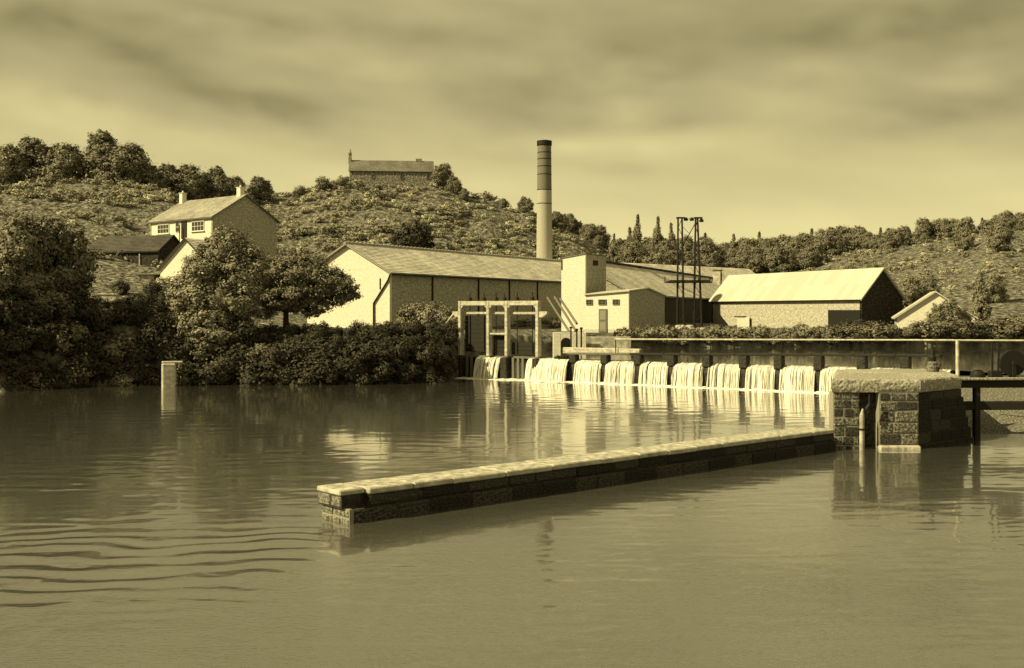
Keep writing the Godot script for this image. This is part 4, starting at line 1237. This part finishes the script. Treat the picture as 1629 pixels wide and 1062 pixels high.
func abutment() -> void:
	var o := thing("weir_abutment", "big stone abutment with mottled front and right side toned dark as shade", "abutment", wp(0, 0, 0))
	var FR := wp(13.3, 0, 36.0)
	var st: SurfaceTool
	var ys := [-0.5, 0.12, 0.5, 0.86, 1.24, 1.56, 1.84]
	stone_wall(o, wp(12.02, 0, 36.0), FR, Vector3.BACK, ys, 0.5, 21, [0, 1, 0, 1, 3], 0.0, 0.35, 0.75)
	stone_wall(o, wp(10.55, 0, 36.12), wp(11.4, 0, 36.12), Vector3.BACK, [-0.5, 0.1, 0.4, 0.72, 1.02, 1.32, 1.6, 1.84], 0.5, 22, [1, 2, 0, 3], 0.0, 0.2, 0.42)
	var ldir := (wp(10.55, 0, 36.13) - wp(12.55, 0, 42.2)).normalized()
	stone_wall(o, wp(12.55, 0, 42.2), wp(10.72, 0, 36.64), Vector3.UP.cross(ldir) * -1.0, ys, 0.5, 24, [1, 2, 0], 0.0, 0.5, 1.0)
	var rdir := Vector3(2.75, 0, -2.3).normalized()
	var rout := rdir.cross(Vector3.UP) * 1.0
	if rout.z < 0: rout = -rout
	stone_wall(o, FR + rdir * 0.02 - rout * 0.02, FR + rdir * 2.75, rout, ys, 0.5, 23, [3, 4, 4, 4], 0.45, 0.5, 0.95)  # darker tones paint the shade of this face turned from the sun
	# rough capping of the whole block
	var plan := [wp(10.42, 0, 36.0), wp(13.36, 0, 35.93), FR + rdir * 2.8 + rout * 0.05, wp(16.6, 0, 42.6), wp(12.42, 0, 42.4)]
	st = mk()
	var mid := wp(13.7, 0, 39.2)
	var worn := FastNoiseLite.new()
	worn.seed = 3
	worn.frequency = 1.6
	worn.fractal_octaves = 4
	var rim := []
	for k in plan.size():
		var a: Vector3 = plan[k]
		var b: Vector3 = plan[(k + 1) % plan.size()]
		var n := int(a.distance_to(b) / 0.1)
		for q in n: rim.append(a.lerp(b, float(q) / n))
	var levels := [[1.85, -0.1], [1.95, -0.06], [2.06, -0.05], [2.16, -0.055], [2.23, -0.075], [2.27, -0.13], [2.285, -0.2], [2.29, -0.5], [2.30, -1.1]]
	var rings := []
	for lv in levels:
		var ring := []
		for p in rim:
			var dir: Vector3 = (p - mid).normalized()
			var wob := worn.get_noise_3d(p.x * 1.5, lv[0] * 3.0, p.z * 1.5)
			ring.append(p + dir * (lv[1] + wob * 0.05) + Vector3.UP * (lv[0] + (wob * 0.03 if lv[0] > 1.9 else 0.0)))
		rings.append(ring)
	for k in rings.size() - 1:
		for q in rim.size():
			var w := (q + 1) % rim.size()
			quad(st, rings[k][q], rings[k][w], rings[k + 1][w], rings[k + 1][q], (rim[q] - mid).normalized() + Vector3.UP * 0.3)
	for q in rim.size():
		tri(st, rings[-1][q], rings[-1][(q + 1) % rim.size()], mid + Vector3.UP * 2.3, Vector3.UP)
	put(st, "capping", M.stone_top, o)
	st = mk()
	var inner := [wp(11.2, 0, 36.55), wp(13.2, 0, 36.5), wp(15.4, 0, 38.6), wp(16.3, 0, 42.3), wp(12.9, 0, 42.2)]
	for k in 5: quad(st, inner[k] + Vector3.UP * -0.6, inner[(k + 1) % 5] + Vector3.UP * -0.6, inner[(k + 1) % 5] + Vector3.UP * 1.84, inner[k] + Vector3.UP * 1.84, (inner[k] + inner[(k + 1) % 5]) * 0.5 - mid)
	put(st, "rubble_core", M.wet_and_shade_stone, o)
	st = mk()
	bx(st, wp(11.7, 0.6, 36.62), Vector3(0.75, 2.4, 0.5), 0.0)
	put(st, "gate_slot", M.wet_and_shade_stone, o)
	st = mk()
	bx(st, wp(12.66, -0.1, 35.98), Vector3(1.36, 0.44, 0.3), 0.05)
	put(st, "plinth", M.coping, o)
	o = thing("fender_pile", "pale vertical timber pile in the slot of the abutment", "pile", wp(11.43, -1.0, 35.95))
	st = mk()
	tube(st, Vector3.ZERO, Vector3(0, 2.1, 0), 0.085, 0.08, 12)
	tube(st, Vector3(0, 2.1, 0), Vector3(0.03, 2.32, 0), 0.08, 0.03, 12)
	put(st, "pile_body", M.cream, o)
	st = mk()
	tube(st, Vector3(0, 1.62, 0), Vector3(0, 1.68, 0), 0.1, 0.1, 12)
	put(st, "iron_band", M.iron, o)
	o = thing("mooring_chain", "dark hanging iron hook above the pale fender pile", "hook", wp(11.62, 1.2, 35.78))
	st = mk()
	tube(st, Vector3(0.0, 0.6, 0), Vector3(0.0, 0.25, 0), 0.035, 0.045, 8)
	tube(st, Vector3(0.0, 0.28, 0), Vector3(-0.1, 0.12, 0), 0.05, 0.07, 8)
	tube(st, Vector3(-0.1, 0.14, 0), Vector3(-0.02, 0.0, 0), 0.07, 0.05, 8)
	put(st, "hook_body", M.iron, o)
	# ---- winch on top
	o = thing("sluice_winch", "small iron winch with pale base standing on the abutment", "winch", wp(15.35, 2.28, 40.2))
	st = mk()
	lathe(st, Vector3.ZERO, [[0.2, 0.0], [0.2, 0.22], [0.17, 0.24], [0.17, 0.34], [0.12, 0.4]], 14)
	put(st, "base", M.stone[1], o)
	st = mk()
	lathe(st, Vector3.ZERO, [[0.125, 0.4], [0.14, 0.55], [0.1, 0.62], [0.08, 0.8], [0.05, 0.84], [0.045, 1.0], [0.0, 1.02]], 12)
	put(st, "body", M.iron, o)
	st = mk()
	tube(st, Vector3(0.16, 0.0, 0.1), Vector3(0.26, 0.3, 0.1), 0.03, 0.03, 6)
	put(st, "crank", M.iron, o)
	# ---- rail on the abutment
	o = thing("bridge_railing", "pale railing with one stout post on the abutment at right", "railing", wp(0, 0, 0))
	st = mk()
	tube(st, wp(15.4, 3.42, 41.2), wp(20.4, 3.45, 39.2), 0.036, 0.036, 8)
	put(st, "handrail", M.concrete, o)
	for a in [[15.95, 39.4, 2.1], [19.4, 39.6, 2.1]]:
		st = mk()
		tube(st, wp(a[0], a[2], a[1]), wp(a[0], 3.47, a[1] + 0.02), 0.07, 0.06, 10)
		put(st, "post", M.concrete, o)
	# ---- timber gate bridge to the right
	o = thing("gate_bridge", "dark timber gate bridge leaving the abutment at right", "bridge", wp(15.5, 0, 38.7), 1.0, 0.06)
	for q in 5:
		st = mk()
		bx(st, Vector3(3.2, 2.12, -q * 0.24), Vector3(7.4, 0.09, 0.22), 0.02)
		put(st, "deck_plank", M.stone_top if q == 0 else M.grey_wood, o)
	st = mk()
	bx(st, Vector3(3.2, 1.93, -0.2), Vector3(7.4, 0.26, 0.3), 0.02)
	put(st, "beam", M.dark_wood, o)
	st = mk()
	bx(st, Vector3(3.2, 1.16, -0.25), Vector3(7.4, 0.3, 0.25), 0.02)
	put(st, "cross_beam", M.dark_wood, o)
	for x in [0.95, 3.9]:
		st = mk()
		bx(st, Vector3(x, 0.6, -0.2), Vector3(0.2, 2.6, 0.24), 0.02)
		put(st, "post", M.dark_wood, o)
	o = thing("rack_post", "pair of dark iron rack bars rising from the gate bridge", "gear", wp(17.1, 2.16, 39.2))
	for x in [0.0, 0.22]:
		st = mk()
		bx(st, Vector3(x, 0.6, 0), Vector3(0.06, 1.25, 0.06), 0.01)
		put(st, "bar", M.iron, o)
	st = mk()
	bx(st, Vector3(0.1, 0.12, 0.02), Vector3(0.44, 0.24, 0.3), 0.03)
	put(st, "gear_box", M.iron, o)
	o = thing("gear_wheel", "black solid gear wheel at the right edge on the gate bridge", "wheel", wp(17.78, 2.16, 39.1))
	st = mk()
	tube(st, Vector3(0, 0.5, -0.06), Vector3(0, 0.5, 0.06), 0.46, 0.46, 24)
	put(st, "wheel", M.iron, o)
	st = mk()
	tube(st, Vector3(0, 0.5, -0.2), Vector3(0, 0.5, 0.2), 0.07, 0.07, 12)
	put(st, "axle", M.iron, o)
	for s in [-0.14, 0.14]:
		st = mk()
		bx(st, Vector3(0, 0.25, s), Vector3(0.14, 0.52, 0.05), 0.01)
		put(st, "bearing", M.iron, o)
	o = thing("stone_bollard", "low black rounded lump on the bridge end by the stout post", "bollard", wp(16.5, 2.16, 39.0))
	st = mk()
	lathe(st, Vector3.ZERO, [[0.26, 0.0], [0.25, 0.12], [0.17, 0.24], [0.0, 0.27]], 14)
	put(st, "lump", M.iron, o)
	# pale apron that carries water from the gate
	var s2 := mk()
	for k in 12:
		var t0 := k / 12.0
		var t1 := (k + 1) / 12.0
		var f := func(t: float) -> Vector2: return Vector2(lerpf(48.0, 40.6, t), 1.38 * (1.0 - pow(t, 1.6)) - 0.02)
		var a: Vector2 = f.call(t0)
		var b: Vector2 = f.call(t1)
		quad(s2, wp(15.8, a.y, a.x), wp(26, a.y, a.x), wp(26, b.y, b.x), wp(15.8, b.y, b.x), Vector3(0, 1, 0.4))
	structure(s2, "spillway_water", M.stone[1])
	# ---- small stone post at the far left bank
	var p := thing("stone_post", "pale upright stone landing post at the left water's edge", "post", wp(-20.7, 0, 66.4), 0.9, 0.3)
	st = mk()
	bx(st, Vector3(0, 0.2, 0), Vector3(0.85, 2.4, 0.9), 0.1)
	put(st, "post_body", M.coping, p)
	st = mk()
	bx(st, Vector3(0.2, 1.43, -0.1), Vector3(1.2, 0.1, 0.95), 0.03)
	put(st, "cap_slab", M.coping, p)

func mast() -> void:
	var o := thing("lattice_mast", "dark iron twin lattice mast with insulators and a platform", "mast", wp(17.9, 2.2, 113))
	var st: SurfaceTool
	var T := 11.9
	for a in [[-0.85, -0.45, -0.95, -0.25], [0.95, 1.15, 0.75, 1.6]]:
		for k in 2:
			for z in [-0.2, 0.2]:
				st = mk()
				var foot := Vector3(a[2 + k], 0, z * 1.5)
				var head := Vector3(a[k], T, z)
				tube(st, foot, head, 0.075, 0.065, 6)
				put(st, "leg", M.iron, o)
		for q in 12:
			var t0 := q / 12.0
			var t1 := (q + 1) / 12.0
			st = mk()
			var l0 := Vector3(lerpf(a[2], a[0], t0), T * t0, 0.24)
			var r1 := Vector3(lerpf(a[3], a[1], t1), T * t1, 0.24)
			var r0 := Vector3(lerpf(a[3], a[1], t0), T * t0, 0.24)
			var l1 := Vector3(lerpf(a[2], a[0], t1), T * t1, 0.24)
			if q % 2: tube(st, l0, r1, 0.03, 0.03, 5)
			else: tube(st, r0, l1, 0.03, 0.03, 5)
			put(st, "lacing_bar", M.iron, o)
	st = mk()
	tube(st, Vector3(-0.4, 9.0, 0), Vector3(0.9, 11.3, 0), 0.05, 0.05, 6)
	put(st, "brace", M.iron, o)
	st = mk()
	tube(st, Vector3(-0.4, 11.0, 0), Vector3(0.3, 10.3, 0), 0.025, 0.025, 6)
	put(st, "stay", M.iron, o)
	for x in [-0.75, 1.05]:
		st = mk()
		bx(st, Vector3(x + 0.15, T, 0), Vector3(0.85, 0.14, 0.5), 0.02)
		put(st, "head_beam", M.iron, o)
	for x in [-0.05, 0.55, 1.55]:
		st = mk()
		lathe(st, Vector3(x, T - 0.22 if x < 1.5 else T - 0.35, 0), [[0.0, -0.1], [0.2, -0.08], [0.24, 0.05], [0.2, 0.16], [0.1, 0.26], [0.0, 0.28]], 10)
		put(st, "insulator", M.iron, o)
	st = mk()
	tube(st, Vector3(-0.05, T - 0.1, 0), Vector3(0.55, T - 0.1, 0), 0.02, 0.02, 5)
	put(st, "jumper_wire", M.iron, o)
	for z in [-0.5, 0.0, 0.5]:
		st = mk()
		bx(st, Vector3(0.25, 5.3, z), Vector3(4.6, 0.16, 0.22), 0.02)
		put(st, "platform_beam", M.iron, o)
	st = mk()
	bx(st, Vector3(0.3, 5.46, 0), Vector3(4.0, 0.08, 1.3), 0.01)
	put(st, "platform", M.iron, o)
	for x in [-2.2, 2.4]:
		st = mk()
		tube(st, Vector3(x, 5.2, 0), Vector3(x, 5.85, 0), 0.06, 0.05, 6)
		put(st, "pin", M.iron, o)
	for a in [[1079, 101.5, "left of two pale rounded stone heaps before the dark wall"], [1106, 101.5, "right of two pale rounded stone heaps before the dark wall"]]:
		var g := thing("stone_heap", a[2], "heap", on_ground(a[0], a[1]))
		rng.seed = int(a[0])
		for q in 9:
			st = mk()
			var b := Basis(Vector3.UP, rng.randf() * 3.0) * Basis(Vector3.RIGHT, rng.randf_range(-0.4, 0.4))
			bx(st, Vector3(rng.randf_range(-0.6, 0.6), 0.2 + (q % 3) * 0.22, rng.randf_range(-0.25, 0.25)), Vector3(0.55, 0.35, 0.42), 0.1, b)
			put(st, "stone", M.coping, g)
	var c := thing("loading_hut", "little white hut with dark hatch in front of the barn wall", "hut", on_ground(1184, 108), 0.9, -0.4)
	st = mk()
	bx(st, Vector3(0, 0.75, 0), Vector3(1.2, 1.5, 0.9), 0.03)
	put(st, "wall", M.white, c)
	st = mk()
	bx(st, Vector3(0.62, 0.7, 0.02), Vector3(0.06, 1.3, 0.8), 0.02)
	put(st, "hatch", M.dark_wood, c)
	st = mk()
	bx(st, Vector3(-0.4, 1.6, 0), Vector3(1.0, 0.1, 1.1), 0.02)
	put(st, "roof_board", M.dark_wood, c)
	for a in [[1148, 108.5, 0.8, "left dark barrel stack beside the little white hut"], [1160, 107.5, 0.6, "smaller dark barrel between the stack and the white hut"]]:
		var g := thing("tar_barrel", a[3], "barrel", on_ground(a[0], a[1]))
		st = mk()
		lathe(st, Vector3.ZERO, [[0.3, -0.05], [0.36, a[2] * 0.5], [0.3, a[2]], [0.26, a[2] - 0.03], [0.0, a[2] - 0.03]], 14)
		put(st, "staves", M.dark_wood, g)
		for y in [0.2, 0.8]:
			st = mk()
			lathe(st, Vector3(0, a[2] * y, 0), [[0.335, -0.03], [0.355, -0.03], [0.355, 0.03], [0.335, 0.03]], 14)
			put(st, "hoop", M.iron, g)

# ------------------------------------------------------------------ sky
func sky_image() -> Image:
	var w := 1536
	var h := 768
	var im := Image.create(w, h, false, Image.FORMAT_RGBF)
	var n := FastNoiseLite.new()
	n.seed = 8
	n.frequency = 1.0
	n.fractal_octaves = 5
	n.fractal_gain = 0.5
	# cloud banks: [azimuth, elevation, half width, half height, depth of tone, slope], in degrees
	var banks := [[-19.0, 12.4, 6.0, 0.9, -0.16, -0.30], [-12.0, 9.8, 3.4, 0.9, -0.15, -0.12], [-16.0, 14.2, 14.0, 0.9, -0.12, 0.0], [4.5, 11.8, 6.0, 1.9, -0.15, 0.05], [5.0, 9.6, 7.5, 0.5, -0.10, 0.03], [20.0, 13.8, 6.5, 1.1, -0.14, 0.0], [20.5, 9.6, 5.5, 0.9, -0.14, 0.05],
		[5.0, 7.3, 3.0, 0.45, -0.09, -0.05], [-23.0, 10.2, 4.0, 1.3, 0.15, -0.1], [-6.5, 12.2, 4.5, 0.8, 0.12, -0.05], [14.5, 12.1, 3.4, 0.7, 0.13, 0.0], [23.0, 11.0, 2.6, 0.9, 0.14, 0.0], [3.5, 8.5, 8.0, 0.5, 0.10, 0.0], [-19.0, 8.3, 6.0, 1.0, 0.07, 0.0]]
	for y in h:
		var el := (0.5 - (y + 0.5) / h) * PI
		var e := maxf(rad_to_deg(el), 0.0)
		for x in w:
			var az := (x + 0.5) / w * TAU
			if az > PI: az -= TAU
			var dir := Vector3(sin(az) * cos(el), sin(el), -cos(az) * cos(el))
			var lean := dir.y + 0.10 * dir.x
			var c := n.get_noise_3d(dir.x * 2.0 + 3.0, lean * 10.0, dir.z * 2.0) * 0.16
			c += n.get_noise_3d(dir.x * 6.0, lean * 22.0 + 7.0, dir.z * 6.0) * 0.09
			var base := lerpf(SKY_LOW, SKY_HIGH, smoothstep(1.5, 14.0, e))
			if absf(az) < 0.75 and e < 22.0 and el > 0.0:
				var ad := rad_to_deg(az)
				for q in banks:
					var du: float = (ad - q[0]) / q[2]
					if absf(du) > 2.6: continue
					var dv: float = (e - q[1] - (ad - q[0]) * q[5]) / q[3]
					if absf(dv) > 2.6: continue
					c += q[4] * exp(-du * du - dv * dv) * (0.75 + 1.2 * n.get_noise_3d(dir.x * 9.0, dir.y * 24.0, dir.z * 9.0))
			var v := clampf(base + c * smoothstep(-1.0, 8.0, e) * SKY_LOW * 1.1, 0.17, 1.0)
			if el < 0.0: v = SKY_LOW * 0.4
			var sat := lerpf(0.42, 0.36, smoothstep(0.3, 0.8, v))
			im.set_pixel(x, y, Color(v, v * 0.868, v * sat))
	return im

const SKY_LOW := 0.56
const SKY_HIGH := 0.275

func setup() -> void:
	var cam := Camera3D.new()
	cam.name = "camera"
	add_child(cam)
	cam.position = Vector3(0, 4.5, 0)
	cam.near = 0.1
	cam.far = 4000.0
	cam.set_frustum(0.1 * 1062.0 / 1750.0, Vector2(0, -0.1 * 36.0 / 1750.0), 0.1, 4000.0)
	cam.current = true
	var env := Environment.new()
	env.background_mode = Environment.BG_SKY
	var sky := Sky.new()
	var pm := PanoramaSkyMaterial.new()
	pm.panorama = ImageTexture.create_from_image(sky_image())
	sky.sky_material = pm
	env.sky = sky
	env.tonemap_mode = Environment.TONE_MAPPER_LINEAR
	env.tonemap_exposure = 1.55
	env.sdfgi_enabled = true
	env.ssao_enabled = true
	env.ssil_enabled = true
	var we := WorldEnvironment.new()
	we.name = "world"
	we.environment = env
	add_child(we)
	var sun := DirectionalLight3D.new()
	sun.name = "sun"
	add_child(sun)
	var to_sun := Vector3(-0.94, 0.78, 0.36).normalized()
	sun.look_at_from_position(to_sun * 100.0, Vector3.ZERO)
	sun.light_energy = 1.6
	sun.light_color = Color(1.0, 0.94, 0.70)
	sun.light_angular_distance = 0.5
	sun.shadow_enabled = true

func _ready() -> void:
	hill_noise.seed = 15
	hill_noise.frequency = 0.06
	hill_noise.fractal_octaves = 4
	setup()
	materials()
	build_terrain()
	build_water()
	buildings()
	weir()
	groyne()
	abutment()
	mast()
	vegetation()
